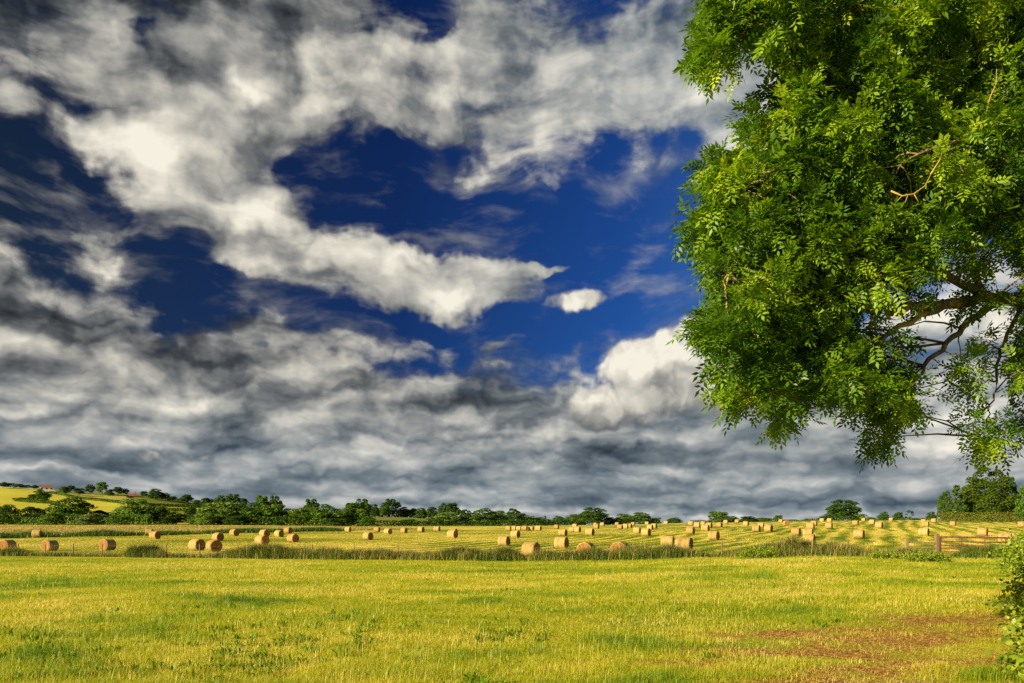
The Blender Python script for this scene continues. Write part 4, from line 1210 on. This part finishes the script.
# low hedge lines on the hill fields and the trimmed hedge under the beech
def hedge(name, pts, h, w, mat, lab, n, size, jag=.15):
    P = [np.array((*p, gz(*p))) for p in pts]; seg = [np.linalg.norm(b - a) for a, b in zip(P[:-1], P[1:])]
    o0 = P[0]; r = np.random.default_rng(len(lab))
    k = r.choice(len(seg), n, p=np.array(seg) / sum(seg)); s = r.random(n)
    A = np.array(P[:-1])[k]; Bv = np.array(P[1:])[k]; c = A + (Bv - A) * s[:, None]
    c[:, 2] = ground(c[:, 0], c[:, 1])
    d = Bv - A; nrm = np.stack([-d[:, 1], d[:, 0]], 1); nrm /= np.linalg.norm(nrm, axis=1, keepdims=True)
    hh = h * (1 + jag * (fnoise(c[:, 0] * 1.0, c[:, 1], 6.0, 81) - .5) * 3)
    side = r.uniform(-1, 1, n); up = r.random(n)
    edge = r.random(n) < .55
    side = np.where(edge, np.sign(side), side); up = np.where(edge, up, np.where(r.random(n) < .8, 1, up))
    p = c + np.concatenate([nrm * (side * w / 2)[:, None], (up * hh)[:, None]], 1) + r.normal(0, .08 * h, (n, 3)) * .6
    nn = np.concatenate([nrm * (side * edge)[:, None], (~edge * 1.0)[:, None]], 1) + r.normal(0, .6, (n, 3)); nn /= np.linalg.norm(nn, axis=1, keepdims=True)
    t1 = np.cross(nn, r.normal(0, 1, (n, 3))); t1 /= np.linalg.norm(t1, axis=1, keepdims=True); t2 = np.cross(nn, t1)
    sz = size * r.uniform(.6, 1.4, n); co = np.empty((n, 4, 3))
    for j, (a, b) in enumerate(((-1, -.55), (.2, -.8), (1, .5), (-.25, .85))): co[:, j] = p + t1 * (a * sz)[:, None] * .5 + t2 * (b * sz)[:, None] * .5
    b = np.arange(n)[:, None] * 4
    me = fast_mesh(name, (co - o0).reshape(-1, 3), quads=b + np.array([0, 1, 2, 3]), mats=mat, attrs={"tone": np.repeat(np.clip(.5 + r.normal(0, .2, n), 0, 1), 4)})
    o = mesh_obj(name, me); o.location = o0
    return tag(o, lab, "hedge", "hedges")
def P_(px, d): return ((px - CX) / F * d, d)
def PV(px, v, lo=395.0, hi=840.0):
    p = on_ground(px, v, lo, hi)
    return p if p else P_(px, 700)
hedge("trimmed_hedge", [P_(940, 272), P_(975, 262), P_(1010, 252), P_(1060, 240)], 2.9, 2.4, M_fol_hedge, "long trimmed hedge in front of the tall beech", 9000, .42, .04)
hedge("hill_hedge", [PV(14, 501), PV(30, 502.5), PV(46, 503.5), PV(54, 504.5)], 2.0, 2.5, M_fol_mid, "low hedge crossing the yellow slope under the barn", 1500, .9)
hedge("hill_hedge", [PV(78, 499), PV(95, 500.5), PV(108, 502), PV(122, 503.5)], 2.0, 2.5, M_fol_mid, "thin dark hedge between two ripe hill fields", 1500, .9)
hedge("hill_hedge", [PV(50, 493.5), PV(62, 495), PV(76, 499)], 2.2, 2.5, M_fol_mid, "short hedge running down from the white barn", 900, .9)
hedge("hill_hedge", [PV(138, 505.5), PV(165, 506.5), PV(192, 507.5), PV(214, 508)], 2.0, 2.5, M_fol_mid, "hedge between the green and yellow strips above the belt", 1500, .9)
hedge("hill_hedge", [PV(138, 510), PV(170, 511), PV(205, 511.5)], 2.0, 2.5, M_fol_mid, "lower hedge along the narrow yellow strips above the belt", 1300, .9)
hedge("hill_hedge", [P_(160, 770), P_(200, 740), P_(250, 720)], 3.2, 3, M_fol_dark, "dark hedge along the falling end of the hill crest", 1800, 1.0)
hedge("hill_hedge", [P_(34, 752), P_(48, 752), P_(58, 750)], 1.0, 2.5, M_fol_dark, "dark hedge along the foot of the white barn", 1500, .8)
hedge("crest_hedge", [P_(372, 648), P_(405, 646), P_(440, 640)], 5.0, 4, M_fol_dark, "dark hedge filling the foot of the row over the hillside patch", 2600, 1.1)
hedge("belt_hedge", [P_(-40, 290), P_(60, 288), P_(150, 285)], 3.0, 3, M_fol_mid, "undergrowth hedge along the foot of the far left belt", 4500, .55, .3)
hedge("belt_hedge", [P_(196, 290), P_(290, 296), P_(372, 304)], 3.2, 3, M_fol_dark, "undergrowth hedge along the foot of the belt behind the clustered bales", 4500, .55, .3)
hedge("belt_hedge", [P_(372, 322), P_(450, 336), P_(560, 350), P_(660, 362)], 2.2, 3, M_fol_dark, "undergrowth hedge along the far field edge behind the six bales", 6000, .55, .3)
hedge("belt_hedge", [P_(690, 392), P_(760, 392), P_(830, 392), P_(935, 395)], 1.4, 3, M_fol_mid, "low scrub hedge just beyond the crest on the right", 5000, .5, .4)

# ------------------------------------------------------------------ barn and farmhouse on the hill
q, fin = material("white_barn_boards"); M_white = fin(bsdf(q, (.72, .70, .64), .8, .2))
q, fin = material("rusty_roof_sheet"); tc = q.n('ShaderNodeTexCoord').outputs['Object']
M_roof = fin(bsdf(q, q.ramp(q.noise(tc, .8, 4, .6), [(.3, (.16, .05, .03)), (.7, (.30, .11, .06))]), .8, .2))
q, fin = material("red_brick"); M_brick = fin(bsdf(q, q.ramp(q.noise(q.n('ShaderNodeTexCoord').outputs['Object'], 1.5, 4, .6), [(.3, (.22, .09, .055)), (.7, (.36, .17, .11))]), .9, .1))
q, fin = material("dark_opening"); M_open = fin(bsdf(q, (.03, .03, .035), .4, .4))
def house(name, px, d, base_v, top_v, wpx, wallmat, roofmat, lab, cat, depth, wall_share, wins, chim):
    x, y = P_(px, d); z = gz(x, y); zt = CAM_Z + (HY - top_v) / F * d; w = wpx / F * d; zb = CAM_Z + (HY - base_v) / F * d
    rt = tag(empty(name, (x, y, z)), lab, cat)
    rt.rotation_euler = (0, 0, -math.atan2(x, y))
    hw = (zb - z) + (zt - zb) * wall_share; hr = zt - z
    MB().box((0, 0, hw / 2 - .5), (w, depth, hw + 1)).build("wall", wallmat, rt)
    o = .5; V = [(-w/2 - o, -depth/2 - o, hw - .1), (w/2 + o, -depth/2 - o, hw - .1), (w/2 + o, depth/2 + o, hw - .1), (-w/2 - o, depth/2 + o, hw - .1), (-w/2 - o, 0, hr), (w/2 + o, 0, hr)]
    rfm = link_mesh("roof", V, [(0, 1, 5, 4), (2, 3, 4, 5), (1, 2, 5), (3, 0, 4), (3, 2, 1, 0)], roofmat, rt)
    if chim: MB().box((w * .3, 0, hr + .4), (.9, .9, 1.8)).build("chimney", wallmat, rfm)
    for k in range(wins):
        MB().box((-w/2 + w * (k + .5) / wins, -depth/2 - .03, hw - 1.6), (w / wins * .35, .1, 1.4)).build("window", M_open, rt)
    return rt
house("barn", 46.5, 770, 489, 485.0, 12.0, M_white, M_roof, "long white barn with rusty red roof on the left hill", "barn", 8, .50, 3, False)
house("farmhouse", 133, 752, 499, 493.4, 7.0, M_brick, M_roof, "red brick farmhouse half hidden by trees on the hill crest", "house", 7, .55, 3, True)

# ------------------------------------------------------------------ the big ash tree that hangs in from the right
def PX3(px, v, D): return np.array([(px - CX) / F * D, D, CAM_Z + (HY - v) / F * D])
def leaf_mat(name, stops, tboost=1.5):
    q, fin = material(name)
    t = attr(q, "tone")
    c = q.ramp(t, stops)
    tc_ = q.mix(1.0, c, (tboost, tboost * 1.05, .55), 'MULTIPLY')
    return fin(leafy(q, c, .40, .018, tc_))
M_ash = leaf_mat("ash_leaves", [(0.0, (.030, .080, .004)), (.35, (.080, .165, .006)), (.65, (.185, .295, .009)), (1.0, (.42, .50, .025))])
q, fin = material("ash_bark")
tc = q.n('ShaderNodeTexCoord').outputs['Object']
n1_ = q.noise(tc, 9.0, 5, .65); n2_ = q.noise(tc, 2.5, 4, .6)
M_ashbark = fin(bsdf(q, q.mix(q.map(n2_, .45, .62), q.ramp(n1_, [(.3, (.06, .042, .026)), (.7, (.20, .15, .09))]), (.30, .215, .07)), .9, .1, n1_, .8, .02))

POLY = [(702, -60), (703, 5), (700, 25), (692, 45), (691, 62), (690, 78), (703, 84), (722, 80), (742, 78), (768, 70), (782, 80), (768, 92), (748, 98), (738, 110), (728, 124), (738, 132), (758, 134), (752, 144), (718, 142), (698, 148), (694, 165), (690, 185), (681, 203), (672, 232),
        (674, 262), (690, 285), (702, 308), (688, 322), (683, 340), (688, 354), (712, 356), (724, 372), (732, 380), (728, 395), (746, 410), (758, 408), (770, 392), (778, 428), (783, 446), (800, 448), (806, 420), (822, 428), (833, 442), (850, 436), (862, 446), (880, 456), (900, 452), (914, 438), (908, 428),
        (932, 424), (960, 416), (985, 406), (1004, 398), (1040, 404), (1100, 400), (1100, -60)]
SPRAY = [(965, 428), (975, 418), (1000, 420), (1024, 408), (1060, 408), (1060, 440), (1022, 440), (1004, 446), (985, 448), (968, 442)]
HOLES = [(764, 62, 22, 24), (766, 80, 28, 14), (742, 98, 30, 14), (950, 285, 10, 8), (985, 275, 12, 10), (1012, 300, 12, 14), (975, 318, 16, 10), (940, 372, 10, 8), (1000, 372, 14, 9), (915, 350, 8, 8), (985, 235, 10, 7), (1004, 318, 14, 11), (1016, 265, 12, 14), (985, 330, 9, 7), (900, 430, 5, 5), (715, 362, 5, 5), (990, 372, 10, 6), (848, 408, 8, 12), (822, 398, 9, 10), (930, 402, 9, 6), (868, 422, 7, 9), (955, 345, 7, 7), (760, 250, 7, 5), (872, 330, 6, 5), (1010, 345, 9, 8), (800, 405, 5, 8), (960, 260, 6, 4)]
def inside(poly, x, y):
    c = np.zeros(len(x), bool); n = len(poly)
    for i in range(n):
        x1, y1 = poly[i]; x2, y2 = poly[(i + 1) % n]
        if y1 == y2: continue
        hit = ((y1 > y) != (y2 > y)) & (x < (x2 - x1) * (y - y1) / (y2 - y1) + x1)
        c ^= hit
    return c

TB = np.array([11.6, 13.2, 0.0]); TB[2] = gz(TB[0], TB[1])
SK = []   # skeleton: (points, r0, r1)
def limb(pts, r0, r1): SK.append(([np.array(p, float) for p in pts], r0, r1))
trunk_top = np.array([11.0, 13.4, 15.5])
trunk_pts = [TB + (0, 0, -.3), TB + (0, 0, .05), TB + (-.05, 0, 2.0), (11.45, 13.25, 4.2), (11.35, 13.3, 6.5), (11.3, 13.3, 9.0), (11.1, 13.4, 12.0), trunk_top]
limb([(11.4, 13.25, 4.9), PX3(1100, 312, 12.7), PX3(1024, 301, 12.3), PX3(985, 297, 12.0), PX3(940, 305, 11.7), PX3(880, 309, 11.3), PX3(830, 300, 11.0), PX3(780, 285, 10.8), PX3(730, 272, 10.6)], .165, .014)
limb([PX3(990, 297, 12.05), PX3(935, 270, 11.8), PX3(890, 253, 11.5), PX3(840, 262, 11.3), PX3(800, 245, 11.1)], .075, .012)
limb([PX3(1002, 299, 12.1), PX3(962, 328, 12.0), PX3(930, 360, 11.8), PX3(905, 400, 11.7), PX3(893, 440, 11.6)], .07, .010)
limb([PX3(945, 305, 11.7), PX3(893, 330, 11.4), PX3(855, 368, 11.3), PX3(825, 395, 11.2), PX3(803, 415, 11.1)], .055, .010)
limb([PX3(985, 297, 12.0), PX3(972, 262, 12.2), PX3(968, 215, 12.4), PX3(930, 170, 12.2), PX3(900, 130, 12.0)], .06, .012)
limb([PX3(1024, 301, 12.3), PX3(1000, 350, 12.6), PX3(995, 395, 12.7), PX3(985, 425, 12.6)], .04, .008)
limb([PX3(1080, 395, 12.8), PX3(1030, 410, 12.6), PX3(1000, 428, 12.5), PX3(975, 436, 12.4)], .02, .006)
limb([(11.3, 13.3, 8.3), PX3(1090, 60, 12.6), PX3(1020, 12, 12.2), PX3(960, 22, 11.9), PX3(920, 80, 11.6), PX3(870, 100, 11.2), PX3(815, 135, 10.9), PX3(760, 180, 10.7), PX3(712, 215, 10.6)], .13, .012)
limb([PX3(960, 22, 11.9), PX3(890, 15, 11.4), PX3(810, 12, 11.1), PX3(750, 35, 10.9), PX3(712, 62, 10.8)], .06, .010)
limb([PX3(870, 100, 11.2), PX3(830, 170, 11.4), PX3(790, 215, 11.3), PX3(745, 240, 11.1)], .04, .010)
limb([(11.3, 13.3, 7.2), PX3(1080, 160, 12.2), PX3(1010, 150, 11.6), PX3(960, 140, 11.0), PX3(900, 165, 10.6)], .10, .012)
limb([(11.2, 13.35, 10.5), PX3(1050, -120, 12.4), PX3(930, -100, 11.8), PX3(820, -50, 11.2)], .10, .012)
limb([(11.3, 13.3, 6.0), (13.5, 14.5, 8.2), (15.6, 15.6, 9.4), (17.0, 16.5, 9.8)], .13, .015)
limb([(11.3, 13.3, 7.6), (11.8, 15.8, 9.8), (12.2, 18.0, 11.0)], .12, .015)
limb([(11.2, 13.3, 9.5), (13.0, 12.4, 12.0), (14.6, 11.8, 13.6)], .10, .012)
limb([(11.3, 13.3, 6.8), (12.6, 11.2, 8.4), (13.6, 9.6, 9.2)], .10, .012)

ash = tag(empty("ash_tree", TB), "big leafy ash tree whose boughs hang in from the right above the meadow", "tree")
def shift(V): return [tuple(np.array(v) - TB) for v in V]
def smooth_line(pts, n=5):
    P = np.array(pts, float); out = []
    Pp = np.concatenate([[2 * P[0] - P[1]], P, [2 * P[-1] - P[-2]]])
    for i in range(1, len(Pp) - 2):
        for t in np.linspace(0, 1, n, endpoint=False):
            a, b, c, d_ = Pp[i - 1], Pp[i], Pp[i + 1], Pp[i + 2]
            out.append(.5 * ((2 * b) + (c - a) * t + (2 * a - 5 * b + 4 * c - d_) * t * t + (3 * b - a - 3 * c + d_) * t ** 3))
    out.append(P[-1]); return np.array(out)
tp = smooth_line(trunk_pts, 4)
m_ = MB().tube([p - TB for p in tp], list(np.interp(np.linspace(0, 1, len(tp)), [0, .08, .25, 1], [.52, .42, .33, .07])), 14); m_.build("trunk", M_ashbark, ash, True)
node_p, node_d = [], []
for k, (pts, r0, r1) in enumerate(SK):
    sp = smooth_line(pts, 6); sp[1:-1] += rng.normal(0, .022, sp[1:-1].shape)
    m_ = MB().tube([p - TB for p in sp], list(r0 + (r1 - r0) * np.linspace(0, 1, len(sp)) ** .7), 8); m_.build("bough", M_ashbark, ash, True)
    node_p.append(sp[3:])
node_p = np.concatenate(node_p)

# leaf clusters fill the boughs: an even jittered grid over the crown, several deep
cl = []
for layer, (dd, keep, step) in enumerate(((-.75, .62, 21), (-.2, .85, 19), (.45, .85, 19), (1.2, .75, 22), (2.1, .6, 26))):
    gx_, gy_ = np.meshgrid(np.arange(660, 1100, step), np.arange(-60, 480, step)); gx_ = gx_.ravel() + rng.uniform(-step * .5, step * .5, gx_.size); gy_ = gy_.ravel() + rng.uniform(-step * .5, step * .5, gy_.size)
    # keep clear of the outline by a shoot's length, more so for the outer layers
    ok = np.ones(len(gx_), bool)
    for a in np.linspace(0, 2 * np.pi, 8, endpoint=False):
        rr = np.where(gy_ > 420, 13.0, np.where(gy_ > 310, 5.0, 9 + 8 * abs(dd - .1))) + np.where((gx_ < 720) & (gy_ > 90), 12, 0) + np.where((gx_ > 925) & (gy_ > 355), 14, 0)
        ok &= inside(POLY, gx_ + rr * np.cos(a), gy_ + rr * np.sin(a))
    if layer in (1, 2): ok |= inside(SPRAY, gx_, gy_)
    for hx, hy, hr, hs in HOLES: ok &= ((gx_ - hx) / (hr + 7)) ** 2 + ((gy_ - hy) / (hs + 7)) ** 2 > 1
    # less leaf low on the right where the limb shows
    thin = np.clip(1.6 * (1 - ((gx_ - 965) / 130) ** 2 - ((gy_ - 312) / 75) ** 2), 0, 1)
    ok &= rng.random(len(gx_)) < keep * (1 - (.82 if dd < .6 else .58) * thin) * (1 - .22 * (gy_ > 330))
    gx_, gy_ = gx_[ok], gy_[ok]
    D = 10.75 + (gx_ - 680) / 345 * 1.3 + dd + rng.normal(0, .18, len(gx_)) + .25 * np.sin(gx_ * .045 + gy_ * .03)
    cl.append(np.stack([(gx_ - CX) / F * D, D, CAM_Z + (HY - gy_) / F * D], 1))
cl = np.concatenate(cl); n_front = len(cl)
# the rest of the crown, out of the picture to the right and above
d_ = rng.normal(0, 1, (900, 3)); d_ /= np.linalg.norm(d_, axis=1, keepdims=True)
pc = np.array([12.0, 14.0, 9.6]) + d_ * np.array([5.6, 5.4, 6.2]) * rng.uniform(.62, 1, (900, 1))
uu = pc[:, 0] / pc[:, 1]; vv = HY - F * (pc[:, 2] - CAM_Z) / pc[:, 1]
pc = pc[((uu > .74) | (vv < -70)) & (pc[:, 2] > 4.2) & (uu > .3)][:300]
cl = np.concatenate([cl, pc])

def nearest(p):
    d2 = ((node_p - p) ** 2).sum(1); return node_p[int(d2.argmin())]
tw = MB()
L_b, L_d, L_t, L_s = [], [], [], []
ctr = np.array([11.3, 13.3, 7.5])
for i, c in enumerate(cl):
    a = nearest(c); L = np.linalg.norm(c - a)
    mid = (a + c) / 2 + np.array([0, 0, .10 * L]) + rng.normal(0, .05, 3) * L
    r0 = min(.006 + .010 * L, .026)
    tw.tube([a - TB, (a * .5 + mid * .5) + rng.normal(0, .02, 3) - TB, mid - TB, (mid * .45 + c * .55) + rng.normal(0, .02, 3) - TB, c - TB], [r0, r0 * .85, r0 * .7, r0 * .5, r0 * .3], 4)
    out = c - ctr; out[2] *= .5; out /= np.linalg.norm(out)
    cpx = CX + F * c[0] / c[1]; cvv = HY - F * (c[2] - CAM_Z) / c[1]
    ctone = np.clip(rng.normal(.42, .20) + .22 * math.exp(-((cpx - 955) / 60) ** 2 - ((cvv - 135) / 50) ** 2), .03, .97)  # random cluster tone, plus a sunlit patch painted into the upper-right leaves
    ns = 6 if i < n_front else 7
    for s in range(ns):
        dr = rng.normal(0, .75, 3) + out * .45 + (c - mid) / max(L, .2) * .35 + np.array([0, 0, .12]); dr /= np.linalg.norm(dr)
        ln = rng.uniform(.16, .36); nl = rng.integers(5, 9)
        for j in range(nl):
            t = (j + .6) / nl
            p = c + dr * ln * t + np.array([0, 0, -.10 * t * t * ln])
            sd = np.cross(dr, rng.normal(0, 1, 3)); sd /= np.linalg.norm(sd) + 1e-6
            ld = dr * (.35 + .5 * t) + sd * (.95 - .55 * t) + np.array([0, 0, -.28]); ld /= np.linalg.norm(ld)
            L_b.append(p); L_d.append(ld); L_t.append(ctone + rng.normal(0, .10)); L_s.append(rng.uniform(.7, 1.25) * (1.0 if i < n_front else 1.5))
tw.build("twigs", M_ashbark, ash)
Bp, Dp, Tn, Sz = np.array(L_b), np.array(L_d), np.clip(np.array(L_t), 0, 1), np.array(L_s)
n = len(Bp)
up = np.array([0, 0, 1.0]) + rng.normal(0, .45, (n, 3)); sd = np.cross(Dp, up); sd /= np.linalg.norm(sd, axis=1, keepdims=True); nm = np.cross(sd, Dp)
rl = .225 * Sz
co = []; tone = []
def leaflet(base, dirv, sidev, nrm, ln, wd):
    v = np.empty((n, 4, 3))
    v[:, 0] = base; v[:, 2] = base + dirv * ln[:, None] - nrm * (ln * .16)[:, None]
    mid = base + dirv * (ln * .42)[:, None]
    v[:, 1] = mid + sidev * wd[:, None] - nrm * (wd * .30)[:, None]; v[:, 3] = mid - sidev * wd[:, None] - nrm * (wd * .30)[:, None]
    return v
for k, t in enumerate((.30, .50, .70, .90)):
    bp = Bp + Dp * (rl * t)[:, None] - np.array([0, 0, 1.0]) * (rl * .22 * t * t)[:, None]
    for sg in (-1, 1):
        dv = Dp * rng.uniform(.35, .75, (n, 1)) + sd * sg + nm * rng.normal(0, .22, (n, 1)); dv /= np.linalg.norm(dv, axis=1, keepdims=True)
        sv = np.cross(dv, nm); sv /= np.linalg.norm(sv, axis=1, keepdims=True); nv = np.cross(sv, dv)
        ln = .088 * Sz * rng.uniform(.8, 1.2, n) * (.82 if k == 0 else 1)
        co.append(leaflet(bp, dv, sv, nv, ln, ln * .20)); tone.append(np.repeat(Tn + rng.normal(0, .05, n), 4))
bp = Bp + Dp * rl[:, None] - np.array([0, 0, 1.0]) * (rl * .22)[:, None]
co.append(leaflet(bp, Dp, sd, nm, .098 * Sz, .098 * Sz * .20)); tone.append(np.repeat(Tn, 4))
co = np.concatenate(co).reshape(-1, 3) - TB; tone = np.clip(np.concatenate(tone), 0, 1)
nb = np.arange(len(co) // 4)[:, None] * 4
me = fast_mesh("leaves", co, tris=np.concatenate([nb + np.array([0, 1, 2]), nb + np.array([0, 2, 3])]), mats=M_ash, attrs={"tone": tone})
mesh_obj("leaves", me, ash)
print("ash leaves", n, "clusters", len(cl))
m_ = MB()
for pts, r_ in (([PX3(891, 191, 10.0), PX3(902, 196, 9.95), PX3(914, 194, 9.95), PX3(925, 186, 10), PX3(931, 174, 10.05)], .013), ([PX3(902, 196, 9.95), PX3(897, 201, 9.95)], .007), ([PX3(914, 194, 9.95), PX3(919, 203, 9.95)], .007), ([PX3(908, 195, 9.95), PX3(905, 203, 9.9)], .006), ([PX3(931, 174, 10.05), PX3(940, 160, 10.5), PX3(945, 145, 11.0)], .013)):
    m_.tube([p - TB for p in pts], list(np.linspace(r_, r_ * .5, len(pts))), 5)
b_ = m_.build("dead_twig", material("bare_twig")[1](bsdf(G(bpy.data.materials["bare_twig"].node_tree), (.34, .235, .06), .8, .1)), ash, True)
b_['label'] = "bare yellow dead twig"

# ------------------------------------------------------------------ bramble bushes on the right
M_brl = leaf_mat("bramble_leaves", [(0.0, (.05, .09, .005)), (.4, (.15, .23, .010)), (.7, (.27, .34, .018)), (1.0, (.42, .44, .05))], 1.3)
q, fin = material("bramble_stem"); M_brs = fin(bsdf(q, (.16, .10, .05), .9, .1))
def bramble(x, y, rx, ry, h, n, ls, lab, name="bramble_bush", amb=.0):
    z = gz(x, y); rt = tag(empty(name, (x, y, z)), lab, "bush")
    r = np.random.default_rng(int(x * 100 + y)); m_ = MB()
    tips = []
    for k in range(26):
        a = r.uniform(0, 6.28); q_ = math.sqrt(r.random()); b0 = np.array([math.cos(a) * rx * q_ * .5, math.sin(a) * ry * q_ * .5, -.05]); t1 = np.array([math.cos(a) * rx * q_, math.sin(a) * ry * q_, h * r.uniform(.55, 1.05) * (1 - .45 * q_ * q_)])
        mid = (b0 + t1) / 2 + np.array([0, 0, h * .25]); end = t1 + np.array([math.cos(a), math.sin(a), -.8]) * .2 * h
        m_.tube([b0, mid, t1, end], [.010, .008, .006, .003], 4); tips.append((b0, mid, t1, end))
    m_.build("stems", M_brs, rt)
    k = r.integers(0, len(tips), n); s = r.random(n) ** .6
    T = np.array(tips); A0, A1, A2, A3 = T[k, 0], T[k, 1], T[k, 2], T[k, 3]
    s_ = s[:, None]; p = (1 - s_) ** 3 * A0 + 3 * s_ * (1 - s_) ** 2 * A1 + 3 * s_ ** 2 * (1 - s_) * A2 + s_ ** 3 * A3
    p = p + r.normal(0, .10 * h + .05, (n, 3)); p[:, 2] = np.abs(p[:, 2])
    nn = r.normal(0, .6, (n, 3)) + np.array([-.3, -.35, .8]); nn /= np.linalg.norm(nn, axis=1, keepdims=True)
    t1 = np.cross(nn, r.normal(0, 1, (n, 3))); t1 /= np.linalg.norm(t1, axis=1, keepdims=True); t2 = np.cross(nn, t1); L = ls * r.uniform(.6, 1.4, n)
    prof = ((-.5, 0), (-.15, .34), (.22, .27), (.55, 0), (.22, -.27), (-.15, -.34))
    co = np.stack([p + t1 * (a * L)[:, None] + t2 * (b * L)[:, None] - nn * (abs(b) * L * .25 + a * a * L * .3)[:, None] for a, b in prof], 1)
    b = np.arange(n)[:, None] * 6
    me = fast_mesh("foliage", co.reshape(-1, 3), quads=np.concatenate([b + np.array([0, 1, 2, 3]), b + np.array([0, 3, 4, 5])]), mats=M_brl, attrs={"tone": np.repeat(np.clip(r.normal(.5, .2, n), 0, 1), 6)})
    mesh_obj("foliage", me, rt)
    return rt
bramble(*at(924, 41.5), 1.35, .8, .48, 4200, .075, "low bushy bramble in the grass before the wooden rail fence")
bramble(*at(884, 45.5), .9, .6, .36, 2000, .075, "small bramble clump left of the one by the rail fence")
bramble(*at(758, 50.5), 1.3, .6, .75, 2600, .08, "dark nettle clump standing in front of the fence weeds", "nettle_clump")
for bx_, by_, rx, ry, h, n, ls, lab in (
    (6.35, 9.15, .5, .6, .55, 2200, .07, "smallest bramble in the bottom right corner of the meadow"),
    (8.2, 11.2, .85, .9, .75, 2800, .075, "nearest bramble bush at the lower right picture edge"),
    (10.1, 14.2, .9, 1.3, .9, 2700, .08, "bramble bush just behind the nearest one on the right edge"),
    (12.6, 17.6, 1.1, 1.6, 1.1, 2900, .085, "third bramble bush from the camera along the right edge"),
    (15.4, 21.8, 1.3, 2.1, 1.3, 3200, .09, "leafy bush midway along the bramble strip at the right edge"),
    (19.6, 28.0, 1.6, 2.6, 1.8, 4600, .10, "taller bush of the bramble strip, second from the gate"),
    (27.9, 40.5, 1.5, 2.0, 2.2, 5000, .10, "tall bush covering the right end of the rusty gate")):
    bramble(bx_, by_, rx, ry, h, n, ls, lab)
